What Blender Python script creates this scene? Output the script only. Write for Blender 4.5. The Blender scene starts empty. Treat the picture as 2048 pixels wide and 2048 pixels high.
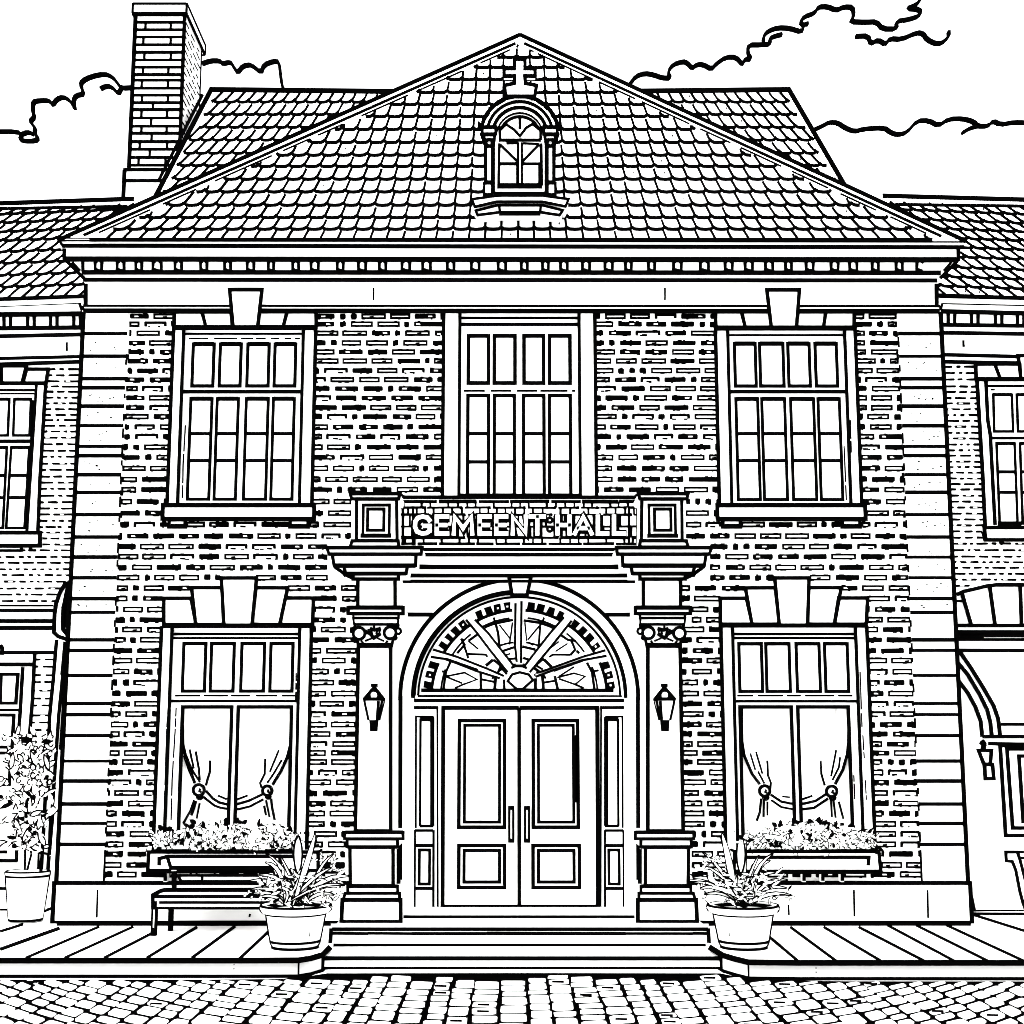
# Line-drawn town hall: white surfaces, black drawn edges, all of it real geometry.
import bpy, math, random
from math import sin, cos, tan, radians, pi, atan2, hypot, sqrt
from mathutils import Vector as V

random.seed(7)
sc = bpy.context.scene
COL = sc.collection

# ------------------------------------------------------------------ camera
F = 2899.0                      # focal length in pixels of a 2048 px wide picture
TH = radians(9.02)
D = 18.0                        # camera to main facade (plane Y = 0)
H = 2.15
CAM = V((0, -D, H))
CT, ST = cos(TH), sin(TH)


def ray(px, py):
    x = (px - 1024) / F
    y = (1024 - py) / F
    return V((x, CT - y * ST, ST + y * CT))


def proj(p):
    d = p - CAM
    f = d.y * CT + d.z * ST
    u = -d.y * ST + d.z * CT
    return (1024 + F * d.x / f, 1024 - F * u / f)


class Plane:
    def __init__(s, o, u, v):
        s.o = V(o); s.u = V(u).normalized(); s.v = V(v).normalized()
        s.n = s.u.cross(s.v).normalized()
        if s.n.dot(CAM - s.o) < 0:
            s.n = -s.n

    def P(s, px, py, d=0.0):
        r = ray(px, py)
        o = s.o + s.n * d
        t = (o - CAM).dot(s.n) / r.dot(s.n)
        return CAM + r * t

    def uv(s, px, py, d=0.0):
        q = s.P(px, py, d) - s.o
        return q.dot(s.u), q.dot(s.v)

    def W(s, u, v, d=0.0):
        return s.o + s.u * u + s.v * v + s.n * d

    def px(s, u, v, d=0.0):
        return proj(s.W(u, v, d))


M = Plane((0, 0, 0), (1, 0, 0), (0, 0, 1))          # main facade


# ------------------------------------------------------------------ materials
def mat_white(name, base, var=0.03, scale=6.0, rough=0.8):
    m = bpy.data.materials.new(name); m.use_nodes = True
    nt = m.node_tree; b = nt.nodes['Principled BSDF']
    n = nt.nodes.new('ShaderNodeTexNoise'); n.inputs['Scale'].default_value = scale
    tc = nt.nodes.new('ShaderNodeTexCoord')
    nt.links.new(tc.outputs['Object'], n.inputs['Vector'])
    r = nt.nodes.new('ShaderNodeValToRGB')
    a = [max(0, c - var) for c in base]
    r.color_ramp.elements[0].color = (*a, 1)
    r.color_ramp.elements[1].color = (*base, 1)
    nt.links.new(n.outputs['Fac'], r.inputs['Fac'])
    nt.links.new(r.outputs['Color'], b.inputs['Base Color'])
    b.inputs['Roughness'].default_value = rough
    b.inputs['Specular IOR Level'].default_value = 0.2
    return m


STONE = mat_white('white_stone', (0.82, 0.82, 0.81))
BRICK = mat_white('white_brick', (0.80, 0.80, 0.79))
PAINT = mat_white('white_paint', (0.84, 0.84, 0.83), 0.02, 3, 0.6)
TILE = mat_white('white_tile', (0.82, 0.82, 0.82))
PAVE = mat_white('white_paving', (0.80, 0.80, 0.79))
PANE = mat_white('blank_pane', (0.84, 0.84, 0.85), 0.01, 1, 0.4)
LEAF = mat_white('white_leaf', (0.82, 0.83, 0.81))
CLOTH = mat_white('white_cloth', (0.85, 0.85, 0.84))
CLOUD = mat_white('white_cloud', (0.88, 0.88, 0.88), 0.01, 1, 1.0)
INK = bpy.data.materials.new('black_line'); INK.use_nodes = True
_b = INK.node_tree.nodes['Principled BSDF']
_n = INK.node_tree.nodes.new('ShaderNodeTexNoise')
_m = INK.node_tree.nodes.new('ShaderNodeMath'); _m.operation = 'MULTIPLY'; _m.inputs[1].default_value = 0.0006
INK.node_tree.links.new(_n.outputs['Fac'], _m.inputs[0])
INK.node_tree.links.new(_m.outputs[0], _b.inputs['Base Color'])
_b.inputs['Roughness'].default_value = 1.0
_b.inputs['Specular IOR Level'].default_value = 0.0
GLASS = bpy.data.materials.new('clear_glass'); GLASS.use_nodes = True
_nt = GLASS.node_tree; _nt.nodes.clear()
_o = _nt.nodes.new('ShaderNodeOutputMaterial'); _t = _nt.nodes.new('ShaderNodeBsdfTransparent')
_g = _nt.nodes.new('ShaderNodeBsdfGlossy'); _g.inputs['Roughness'].default_value = 0.02
_x = _nt.nodes.new('ShaderNodeMixShader'); _f = _nt.nodes.new('ShaderNodeFresnel'); _f.inputs['IOR'].default_value = 1.03
_nt.links.new(_f.outputs[0], _x.inputs[0]); _nt.links.new(_t.outputs[0], _x.inputs[1])
_nt.links.new(_g.outputs[0], _x.inputs[2]); _nt.links.new(_x.outputs[0], _o.inputs['Surface'])


WADD = 1.5


# ------------------------------------------------------------------ mesh builder
class MB:
    def __init__(s):
        s.v = []; s.f = []; s.m = []

    def poly(s, pts, m=0):
        i = len(s.v); s.v += [tuple(p) for p in pts]
        s.f.append(tuple(range(i, i + len(pts)))); s.m.append(m)

    def prism(s, pts, back, m=0, cap=True):
        """pts: front loop; back: vector from the front loop to the back loop"""
        n = len(pts); i = len(s.v)
        s.v += [tuple(p) for p in pts] + [tuple(V(p) + back) for p in pts]
        s.f.append(tuple(range(i, i + n))); s.m.append(m)
        if cap:
            s.f.append(tuple(range(i + 2 * n - 1, i + n - 1, -1))); s.m.append(m)
        for k in range(n):
            j = (k + 1) % n
            s.f.append((i + k, i + n + k, i + n + j, i + j)); s.m.append(m)

    def fill(s, pl, pts, d0, d1, m=0):
        s.prism([pl.P(x, y, d1) for x, y in pts], -pl.n * (d1 - d0), m)

    def line(s, pl, pts, w, d=0.0, closed=False, t=0.012, m=1):
        """drawn line of width w px lying on the plane at offset d"""
        pts = [tuple(p) for p in pts]
        if len(pts) < 2: return
        if m == 1: w += WADD
        n = len(pts); L = []; R = []
        for i in range(n):
            x, y = pts[i]
            if closed or 0 < i < n - 1:
                a = pts[i - 1]; b = pts[(i + 1) % n]
                d1 = (x - a[0], y - a[1]); d2 = (b[0] - x, b[1] - y)
            elif i == 0:
                b = pts[1]; d1 = d2 = (b[0] - x, b[1] - y)
            else:
                a = pts[i - 1]; d1 = d2 = (x - a[0], y - a[1])
            l1 = hypot(*d1) or 1; l2 = hypot(*d2) or 1
            n1 = (-d1[1] / l1, d1[0] / l1); n2 = (-d2[1] / l2, d2[0] / l2)
            mx, my = n1[0] + n2[0], n1[1] + n2[1]; ml = hypot(mx, my)
            if ml < 0.3: mx, my = n1; k = 1
            else:
                mx /= ml; my /= ml; k = min(1.6, 1 / max(0.3, mx * n1[0] + my * n1[1]))
            h = w / 2 * k
            L.append((x + mx * h, y + my * h)); R.append((x - mx * h, y - my * h))
        Lp = [pl.P(*q, d + t) for q in L]; Rp = [pl.P(*q, d + t) for q in R]
        bk = -pl.n * (t + 0.006); i0 = len(s.v)
        for a, b in zip(Lp, Rp): s.v += [tuple(a), tuple(b), tuple(a + bk), tuple(b + bk)]
        rng = range(n) if closed else range(n - 1)
        for i in rng:
            a = i0 + 4 * i; b = i0 + 4 * ((i + 1) % n)
            s.f += [(a, a + 1, b + 1, b), (a, b, b + 2, a + 2), (a + 1, a + 3, b + 3, b + 1)]
            s.m += [m] * 3
        if not closed:
            for a in (i0, i0 + 4 * (n - 1)): s.f.append((a, a + 2, a + 3, a + 1)); s.m.append(m)

    def ext(s, pl, pts, w, d=0.0, t=0.012, e=None):
        """straight line with the ends run on by half a width"""
        (x0, y0), (x1, y1) = pts; l = hypot(x1 - x0, y1 - y0) or 1; e = w / 2 if e is None else e
        dx, dy = (x1 - x0) / l * e, (y1 - y0) / l * e
        s.line(pl, [(x0 - dx, y0 - dy), (x1 + dx, y1 + dy)], w, d, t=t)

    def shape(s, pl, pts, d0, d1, w, t=0.012):
        s.fill(pl, pts, d0, d1); s.line(pl, pts, w, d1, True, t)

    def blot(s, pl, pts, d=0.0, t=0.012):
        s.prism([pl.P(x, y, d + t) for x, y in pts], -pl.n * (t + 0.004), 1, cap=False)

    def tube(s, a, b, r0, r1=None, m=1, n=6):
        a = V(a); b = V(b); r1 = r0 if r1 is None else r1
        ax = (b - a).normalized(); q = ax.orthogonal().normalized(); w = ax.cross(q); i = len(s.v)
        for c, r in ((a, r0), (b, r1)):
            for k in range(n):
                an = 2 * pi * k / n; s.v.append(tuple(c + (q * cos(an) + w * sin(an)) * r))
        for k in range(n):
            j = (k + 1) % n; s.f.append((i + k, i + j, i + n + j, i + n + k)); s.m.append(m)
        s.f.append(tuple(range(i, i + n))); s.f.append(tuple(range(i + n, i + 2 * n))); s.m += [m, m]

    def path(s, pts, r, m=1, n=6):
        for a, b in zip(pts[:-1], pts[1:]): s.tube(a, b, r, None, m, n)

    def box(s, x0, x1, y0, y1, z0, z1, m=0):
        s.prism([V((x0, y0, z0)), V((x1, y0, z0)), V((x1, y0, z1)), V((x0, y0, z1))], V((0, y1 - y0, 0)), m)

    def boxedges(s, x0, x1, y0, y1, z0, z1, r):
        c = [V((x, y, z)) for x in (x0, x1) for y in (y0, y1) for z in (z0, z1)]
        for a, b in ((0, 1), (2, 3), (4, 5), (6, 7), (0, 2), (1, 3), (4, 6), (5, 7), (0, 4), (1, 5), (2, 6), (3, 7)):
            s.tube(c[a], c[b], r, n=4)

    def lathe(s, c, prof, m=0, n=36):
        c = V(c); i = len(s.v)
        for r, z in prof:
            for k in range(n):
                a = 2 * pi * k / n; s.v.append((c.x + r * cos(a), c.y + r * sin(a), c.z + z))
        for j in range(len(prof) - 1):
            for k in range(n):
                q = (k + 1) % n; a = i + j * n
                s.f.append((a + k, a + q, a + n + q, a + n + k)); s.m.append(m)

    def ring(s, c, r, z, w, m=1, n=36):
        h = w / 2
        s.lathe(c, [(r - h, z - h), (r + h, z - h), (r + h, z + h), (r - h, z + h), (r - h, z - h)], m, n)

    def build(s, name, mats, parent=None, smooth=False):
        me = bpy.data.meshes.new(name)
        me.from_pydata(s.v, [], s.f)
        if not isinstance(mats, (list, tuple)): mats = [mats, INK]
        for x in mats: me.materials.append(x)
        me.polygons.foreach_set('material_index', s.m)
        if smooth: me.polygons.foreach_set('use_smooth', [True] * len(s.f))
        me.update()
        o = bpy.data.objects.new(name, me); COL.objects.link(o)
        if parent is not None:
            o.parent = parent
            w = V((0, 0, 0)); q = parent
            while q is not None: w += q.location; q = q.parent
            o.location = -w
        return o


def tag(o, label=None, cat=None, group=None, kind=None):
    if label: o['label'] = label
    if cat: o['category'] = cat
    if group: o['group'] = group
    if kind: o['kind'] = kind
    return o


def thing(name, label, cat, loc=(0, 0, 0), group=None):
    o = bpy.data.objects.new(name, None); COL.objects.link(o); o.location = loc
    o.empty_display_size = 0.3
    return tag(o, label, cat, group)


def cr(ox, oy, s):
    return lambda *p: [(ox + x / s, oy + y / s) for x, y in p]


A = cr(0, 0, 2.76); B = cr(650, 0, 2.76); C = cr(1348, 0, 2.76)
K5 = 3.864
DD = cr(0, 560, K5); G = cr(1548, 560, K5); I = cr(0, 1000, K5); J = cr(300, 1100, K5)
K = cr(640, 960, K5); MM = cr(1300, 1100, K5); N = cr(1548, 1000, K5)
O = cr(0, 1448, 3.22); PP = cr(400, 1448, 3.22); Q = cr(750, 1360, 3.513); R = cr(1150, 1448, 3.22)
S = cr(1648, 1448, 4.83); VV = cr(800, 1160, 4.025)


def arc(cx, cy, r, a0, a1, n=24, ry=None):
    ry = r if ry is None else ry
    return [(cx + r * cos(radians(a0 + (a1 - a0) * i / n)), cy - ry * sin(radians(a0 + (a1 - a0) * i / n))) for i in range(n + 1)]


def rpx(pl, x0, x1, y0, y1, d):
    """upright rectangle on the plane; x given at mid height, y at mid width"""
    ym = (y0 + y1) / 2; xm = (x0 + x1) / 2
    u0 = pl.uv(x0, ym, d)[0]; u1 = pl.uv(x1, ym, d)[0]
    v0 = pl.uv(xm, y0, d)[1]; v1 = pl.uv(xm, y1, d)[1]
    return [pl.px(u0, v0, d), pl.px(u1, v0, d), pl.px(u1, v1, d), pl.px(u0, v1, d)]


def vline(pl, x, ym, y0, y1, d):
    u = pl.uv(x, ym, d)[0]
    return [pl.px(u, pl.uv(x, y0, d)[1], d), pl.px(u, pl.uv(x, y1, d)[1], d)]


# ------------------------------------------------------------------ bricks and tiles
def brick_row(mb, pl, y, xa, xb, h, d, longs=(38, 50), shorts=(10, 14), gap=(8, 10.5), ps=0.14, solid=0.42, edge=True):
    x = xa; first = True
    while x < xb - 3:
        short = random.random() < ps
        L = random.uniform(*(shorts if short else longs))
        if first and edge: L *= random.choice((0.45, 0.75, 0.95))
        x1 = min(x + L, xb)
        if xb - x1 < 14: x1 = xb
        yt, yb = y - h / 2, y + h / 2
        j = lambda: random.uniform(-0.5, 0.5)
        r = random.random()
        if x1 - x > 3:
            if short or r < solid or x1 - x < 16:
                e = min(1.5, (x1 - x) * .2)
                mb.blot(pl, [(x, yt + j() + e), (x + e, yt + j()), (x1 - e, yt + j()), (x1, yt + e), (x1, yb - e + j()), (x1 - e, yb + j()), (x + e, yb + j()), (x, yb - e)], d)
                if x1 - x > 24 and random.random() < .6:
                    a = random.uniform(x + 5, x1 - 14)
                    mb.prism([pl.P(q[0], q[1], d + .015) for q in ((a, y - 1), (a + random.uniform(4, 9), y - 1), (a + 8, y + 1.2), (a, y + 1.2))], -pl.n * .004, 0, cap=False)
            elif r < 0.88:
                w = random.uniform(2.3, 2.9)
                mb.line(pl, [(x + w / 2, yt + w / 2), (x1 - w / 2, yt + w / 2), (x1 - w / 2, yb - w / 2), (x + w / 2, yb - w / 2)], w, d, True)
                if random.random() < .5:
                    a = random.uniform(x + 4, x1 - 12)
                    mb.blot(pl, [(a, y), (a + 9, y - 1), (a + 8, yb - 1), (a + 2, yb + .5)], d, .013)
            else:
                w = 3.6
                mb.line(pl, [(x, yt + w / 2), (x1, yt + w / 2)], w, d)
                mb.line(pl, [(x + 2.2, yt + 1), (x + 2.2, yb)], 4.2, d, t=.013)
                mb.line(pl, [(x1 - 2.2, yt + 1), (x1 - 2.2, yb - 1)], 4, d, t=.013)
                if random.random() < .6:
                    a = random.uniform(x + 5, x1 - 16)
                    mb.line(pl, [(a, yb - 1.2), (a + 11, yb - 1)], 2.2, d)
        if h > 7:
            for _ in range(random.randint(1, 4)):
                a = random.uniform(x, max(x, x1 - 6)); q = random.choice((yt - 1.6, yb - 1.4)); l = random.uniform(3, 9)
                mb.blot(pl, [(a, q), (min(a + l, x1), q), (min(a + l, x1), q + 3), (a, q + 3)], d, .0135)
        x = x1 + random.uniform(*gap); first = False


def subtract(iv, a, b):
    out = []
    for x0, x1 in iv:
        if b <= x0 or a >= x1: out.append((x0, x1)); continue
        if a > x0: out.append((x0, a))
        if b < x1: out.append((b, x1))
    return out


def bricks(mb, pl, rows, xl, xr, obs, d, hfn, **kw):
    for y in rows:
        iv = [(xl(y), xr(y))]
        for (y0, y1, fl, fr) in obs:
            if y0 < y < y1: iv = subtract(iv, fl(y), fr(y))
        for a, b in iv:
            if b - a > 6: brick_row(mb, pl, y, a, b, hfn(y), d, **kw)


def tiles(mb, pl, vs, ul, ur, tw, uc, lean, wr=5, wc=3.2, e=0.15, d=0.0, lastfull=True, skew=0.0):
    for i in range(len(vs) - 1):
        v0, v1 = vs[i], vs[i + 1]; h = v1 - v0
        a, b = ul(v0), ur(v0)
        k0 = int((a - uc) / tw) - 1; k1 = int((b - uc) / tw) + 1
        row = []
        for k in range(k0, k1 + 1):
            u = uc + k * tw + random.uniform(-.03, .03) * tw
            for fu, fv in ((0, e), (.16, .0), (.5, -.03), (.84, .0)):
                uu = u + fu * tw
                if a < uu < b: row.append(pl.px(uu, v0 + (fv if i else 0) * h, d))
            ua, ub = u, u + lean * tw * (u - uc) / 5.0 + skew * tw
            # clip the joint against the slanting edge
            f1 = 1.0
            while f1 > 0.15 and not (ul(v0 + h * f1) < ua + (ub - ua) * f1 < ur(v0 + h * f1)): f1 -= 0.1
            if a < ua < b and f1 > .3:
                top = f1 if random.random() < .8 else f1 * .8
                mb.line(pl, [pl.px(ua, v0 + (e * .6 if i else 0) * h, d), pl.px(ua + (ub - ua) * .45, v0 + h * .5 * top, d), pl.px(ua + (ub - ua) * top, v0 + h * top, d)],
                        wc + random.uniform(-.6, .6), d, t=.01)
                if random.random() < .06:
                    q = pl.px(ua + tw * .5, v0 + h * .55, d); mb.blot(pl, [(q[0], q[1]), (q[0] + 2.5, q[1]), (q[0] + 2.5, q[1] + 3), (q[0], q[1] + 3)], d)
        if len(row) > 1: mb.line(pl, row, wr, d)


def walls(mb, pl, u0, u1, v0, v1, holes, d0, d1):
    us = sorted({u0, u1, *[h[0] for h in holes], *[h[1] for h in holes]})
    vs = sorted({v0, v1, *[h[2] for h in holes], *[h[3] for h in holes]})
    for i in range(len(us) - 1):
        # merge vertical runs
        run = None
        for j in range(len(vs) - 1):
            cu, cv = (us[i] + us[i + 1]) / 2, (vs[j] + vs[j + 1]) / 2
            inside = any(h[0] < cu < h[1] and h[2] < cv < h[3] for h in holes)
            if not inside:
                run = [vs[j], vs[j + 1]] if run is None else [run[0], vs[j + 1]]
            if (inside or j == len(vs) - 2) and run:
                mb.prism([pl.W(us[i], run[0], d1), pl.W(us[i + 1], run[0], d1), pl.W(us[i + 1], run[1], d1), pl.W(us[i], run[1], d1)], -pl.n * (d1 - d0))
                run = None


# ================================================================== TOWN HALL
hall = thing('town_hall', 'white brick town hall with hipped tile roof, dormer and columned entrance', 'building')
UL = M.uv(143.5, 1191, 0)[0]; UR = M.uv(1905, 1191, 0)[0]
ZT = M.uv(1024, 556, 0)[1]
XC = M.uv(1038, 1500, 0)[0]


def lin(x0, y0, x1, y1):
    return lambda y: x0 + (x1 - x0) * (y - y0) / (y1 - y0)


# window data ---------------------------------------------------------------
# outer L, inner L, inner R, outer R as (x_top, x_bottom) over (y_top, y_bottom)
WIN = {
    'ul': dict(y=(655, 1008), oL=(346.8, 333.9), iL=(368.8, 354.6), iR=(607.4, 598.8), oR=(632.5, 622)),
    'ur': dict(y=(655, 1008), oL=(1430, 1440), iL=(1453, 1465), iR=(1687, 1703), oR=(1708, 1726)),
    'uc': dict(y=(622, 992), oL=(886, 886), iL=(918.6, 919), iR=(1157.5, 1161), oR=(1189, 1193.5)),
    'll': dict(y=(1252, 1702), oL=(324.6, 304), iL=(349, 324), iR=(600, 589.5), oR=(623.5, 612)),
    'lr': dict(y=(1252, 1702), oL=(1441, 1453), iL=(1463, 1477), iR=(1711.5, 1726), oR=(1733.5, 1751)),
}
holes = []
for k, w in WIN.items():
    ym = sum(w['y']) / 2
    xl = sum(w['iL']) / 2; xr = sum(w['iR']) / 2
    w['u0'] = M.uv(xl, ym)[0]; w['u1'] = M.uv(xr, ym)[0]
    w['v1'] = M.uv((xl + xr) / 2, w['y'][0])[1]; w['v0'] = M.uv((xl + xr) / 2, w['y'][1])[1]
    holes.append((w['u0'], w['u1'], w['v0'], w['v1']))
dl = M.uv(700, 1500)[0]; dr = 2 * XC - dl
holes.append((XC - 1.46, XC + 1.46, 0.0, 3.9))
wall = MB()
walls(wall, M, UL, UR, 0.0, ZT, holes, -0.45, 0.0)
# side walls and back wall of the body
wall.box(UL, UL + .4, .45, 13, 0, ZT); wall.box(UR - .4, UR, .45, 13, 0, ZT); wall.box(UL, UR, 13, 13.4, 0, ZT)
wall.box(XC - 1.46, XC + 1.46, .46, .8, 0, 3.9)
ROWS = [632.5, 648, 666, 685.5, 703.6, 721.7, 741, 759, 777, 795.5, 815, 833, 853.7, 873, 894, 914.5, 936.5, 958.5, 979, 1003,
        1026, 1049, 1072, 1093, 1113, 1134.6, 1155, 1176, 1197, 1218.7, 1239.4, 1259, 1279.5, 1301.5, 1321, 1343, 1365, 1387,
        1407.6, 1428, 1449, 1468, 1488, 1506, 1524, 1545, 1564.5, 1586, 1607, 1627, 1648, 1668, 1688.7, 1708, 1730, 1749]
qL = lin(259, 625, 205, 1758); qR = lin(1794, 637, 1846, 1758)
obs = []
for k in ('ul', 'ur', 'uc', 'll', 'lr'):
    w = WIN[k]; obs.append((w['y'][0] - 4, w['y'][1] + 2, lin(w['oL'][0], w['y'][0], w['oL'][1], w['y'][1]), lin(w['oR'][0], w['y'][0], w['oR'][1], w['y'][1])))
cst = lambda c: (lambda y: c)
obs += [(615, 658, cst(348), cst(632)), (615, 658, cst(1431), cst(1708)),
        (1005, 1040, cst(323), cst(629)), (1005, 1040, cst(1434), cst(1733)),
        (1038, 1056, cst(334), cst(372)), (1038, 1056, cst(578), cst(619)), (1038, 1056, cst(1443), cst(1483)), (1038, 1056, cst(1683), cst(1722)),
        (1193, 1254, cst(326), cst(627)), (1172, 1200, cst(380), cst(576)), (1152, 1180, cst(441), cst(512)),
        (1193, 1254, cst(1440), cst(1735)), (1172, 1200, cst(1491), cst(1682)), (1152, 1180, cst(1549), cst(1620)),
        (1698, 1746, cst(292), cst(640)), (1698, 1746, cst(1480), cst(1763)),
        (984, 1094, cst(702), cst(1372)), (1092, 1160, cst(655), cst(1420)), (1150, 1215, cst(712), cst(1362)),
        (1212, 1240, cst(692), cst(1384)), (1238, 1665, lin(714, 1240, 708, 1660), lin(1362, 1240, 1368, 1660)), (1660, 1770, cst(690), cst(1384))]
bricks(wall, M, ROWS, lambda y: qL(y) + 1, lambda y: qR(y) - 1, obs, 0.0, lambda y: 9.6 + (y - 620) / 1100 * 1.6)
wall.build('wall', BRICK, hall)

# quoins ---------------------------------------------------------------------
QY = [666.6, 712, 757, 775, 812, 851, 892.5, 911, 949, 984.4, 1029, 1073.8, 1113.9, 1155.3, 1197, 1224.6, 1279.5, 1300.7, 1350.7,
      1406.8, 1429, 1471, 1522, 1562, 1608, 1646.8, 1688.7]
for side in (0, 1):
    q = MB(); d = 0.03
    zt = M.uv(1024, 621, d)[1]; zb = M.uv(1024, 1766, d)[1]
    if side == 0: ua, ub = UL - .015, M.uv(231.5, 1191, d)[0]
    else: ua, ub = M.uv(1819.5, 1191, d)[0], UR + .015
    q.prism([M.W(ua, zb, d), M.W(ub, zb, d), M.W(ub, zt, d), M.W(ua, zt, d)], -M.n * (d + .3))
    uo = ua if side == 0 else ub; ui = ub if side == 0 else ua
    fo = lin(*M.px(uo, zt, d), *M.px(uo, zb, d)); fi = lin(*M.px(ui, zt, d), *M.px(ui, zb, d))
    px = lambda u, y: M.px(u, M.uv(1024, y, d)[1], d)
    q.line(M, [px(uo, 621), px(uo, 1766)], 7.6, d)
    for i, y in enumerate(QY):
        a = px(uo, y); b = px(ui, y)
        q.line(M, [a, b], random.choice((5.2, 6, 6.6)), d)
        y2 = QY[i + 1] if i + 1 < len(QY) else 1763
        sgn = 1 if side == 0 else -1
        if random.random() < .75:
            yy = random.uniform(y, y + (y2 - y) * .4); q.line(M, [px(ui, yy), px(ui, min(y2, yy + random.uniform(8, 22)))], 2.4, d)
        if random.random() < .55:
            q.blot(M, [(b[0] - 1, y - 4), (b[0] + 5 * sgn, y - 4), (b[0] + 5 * sgn, y + 6), (b[0] - 1, y + 6)], d - .02, .03)
        if y < 1210 and y2 - y > 25:
            for _ in range(random.randint(3, 7)):
                xx = random.uniform(min(a[0], b[0]) + 14, max(a[0], b[0]) - 12); yy = random.uniform(y + 10, y2 - 9)
                s_ = random.uniform(1.6, 4.5); q.blot(M, [(xx, yy), (xx + s_, yy), (xx + s_ + 1, yy + 2), (xx, yy + 2.2)], d)
    q.line(M, [px(ui, 1700), px(ui, 1763)], 2.4, d)
    q.build('quoin', STONE, hall)

# plinth ---------------------------------------------------------------------
d = 0.06
for (ua, ub) in ((UL - .03, XC - 1.9), (XC + 1.9, UR + .03)):
    p = MB()
    zt = M.uv(1024, 1766, d)[1]
    p.prism([M.W(ua, 0, d), M.W(ub, 0, d), M.W(ub, zt, d), M.W(ua, zt, d)], -M.n * .4)
    c = [M.px(ua, zt, d), M.px(ub, zt, d), M.px(ub, 0.005, d), M.px(ua, 0.005, d)]
    p.line(M, [c[0], c[1]], 7, d); p.line(M, [c[3], c[2]], 9, d)
    out = (c[0], c[3]) if ua < 0 else (c[1], c[2])
    p.ext(M, out, 7.5, d)
    for x, y0, y1 in ((194.7, 1779, 1835), (1708, 1780, 1833), (1855.5, 1780, 1836), (1577, 1810, 1830), (500, 1828, 1834)):
        if (x > 1024) == (ua > 0): p.line(M, [(x, y0), (x + (1 if x > 1024 else -1.5), y1)], 2.2, d)
    p.build('plinth', STONE, hall)

# cornice --------------------------------------------------------------------
c = MB()


def band(mb, x0, x1, y0, y1, d0, d1, pl=M):
    mb.fill(pl, [(x0, y0), (x1, y0), (x1, y1), (x0, y1)], d0, d1)


band(c, 119, 1929, 478, 494, -.4, .31); band(c, 128, 1917, 494.5, 519, -.4, .25)
band(c, 167, 1880, 519.5, 546, -.4, .2); band(c, 165, 1882, 546.4, 561, -.4, .18)
band(c, 171, 1873, 561.5, 611, -.4, .045); band(c, 165, 1881, 611.4, 623, -.4, .08)
c.line(M, [(114, 478.5), (1931, 481)], 6.5, .31); c.line(M, [(124, 491), (1929, 494)], 6.5, .31)
c.ext(M, [(128, 492), (128, 517)], 6, .25); c.ext(M, [(1917, 494), (1917, 519)], 6, .25)
c.line(M, [(130, 517.5), (1917, 519)], 9, .25)
c.ext(M, [(118, 480), (124, 490)], 4, .31)
c.line(M, [(131, 520), (167, 556)], 6, .2); c.line(M, [(1916, 521), (1881, 556)], 6, .2)
c.line(M, [(163, 544), (1882, 545)], 7.5, .21); c.line(M, [(166, 559), (1875, 560.5)], 6.5, .19)
c.line(M, [(171, 560), (171, 611)], 7, .045); c.line(M, [(1873.5, 560), (1873.5, 611)], 7, .045)
c.line(M, [(166, 611), (1880, 612)], 3.4, .08); c.line(M, [(166, 621), (1880, 622)], 8, .08)
for x in (747, 1330): c.line(M, [(x, 575), (x, 600)], 2.2, .045)
for x in (165.5, 1881): c.line(M, [(x, 611), (x, 620)], 3, .08)
c.line(M, [(144, 524), (160, 541)], 4, .2)
c.line(M, [(1903, 524), (1888, 541)], 4, .2)
x = 165; narrow = False
while x < 1878:
    wd = random.uniform(11, 15) if narrow else random.uniform(23, 39)
    if x + wd > 1880: break
    c.line(M, [(x, 519), (x + random.uniform(-1, 1), 543)], 5.2, .2)
    if narrow:   # bracket block
        c.fill(M, [(x + 2, 522), (x + wd - 2, 522), (x + wd - 3, 541), (x + 3, 541)], .19, .212)
        c.line(M, [(x, 522), (x + 3, 526)], 4, .214); c.line(M, [(x + wd, 522), (x + wd - 3, 526)], 4, .214)
        c.line(M, [(x + 1, 537), (x + wd - 1, 541)], 2.5, .214)
    x += wd; narrow = not narrow
c.build('cornice', STONE, hall)

# front roof -----------------------------------------------------------------
PT = radians(50)
eY = -.33
eZ = M.uv(1024, 479, .33)[1]
RF = Plane((0, eY, eZ), (1, 0, 0), (0, cos(PT), sin(PT)))
ap = RF.P(1040, 68); le = RF.P(115, 479); re_ = RF.P(1933, 481)
r = MB()
r.poly([le, re_, ap])
bk = V((0, 12.6, 0)); ap2 = V((ap.x, 9, ap.z))
r.poly([re_, V((re_.x, 13.6, re_.z)), ap2, ap]); r.poly([V((le.x, 13.6, le.z)), le, ap, ap2])
r.poly([V((re_.x, 13.6, re_.z)), V((le.x, 13.6, le.z)), ap2])
r.poly([le, V((le.x, 13.6, le.z)), V((re_.x, 13.6, re_.z)), re_])
va = RF.uv(1040, 68)[1]; ua = RF.uv(1040, 68)[0]; ul_ = RF.uv(115, 479)[0]; ur_ = RF.uv(1933, 481)[0]
RYS = [478, 457, 434, 409, 382.5, 357, 331.5, 309, 283.5, 257.6, 232, 208, 184, 158, 134, 113.5, 92, 82]
vs = [RF.uv(1024, y)[1] for y in RYS]
inset = .17
tiles(r, RF, vs, lambda v: ul_ + (ua - ul_) * v / va + inset + .2, lambda v: ur_ + (ua - ur_) * v / va - inset - .2, RF.uv(1073, 479)[0] - RF.uv(1040, 479)[0], RF.uv(1036, 479)[0], -.42, 4.6, 3.4)
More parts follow.
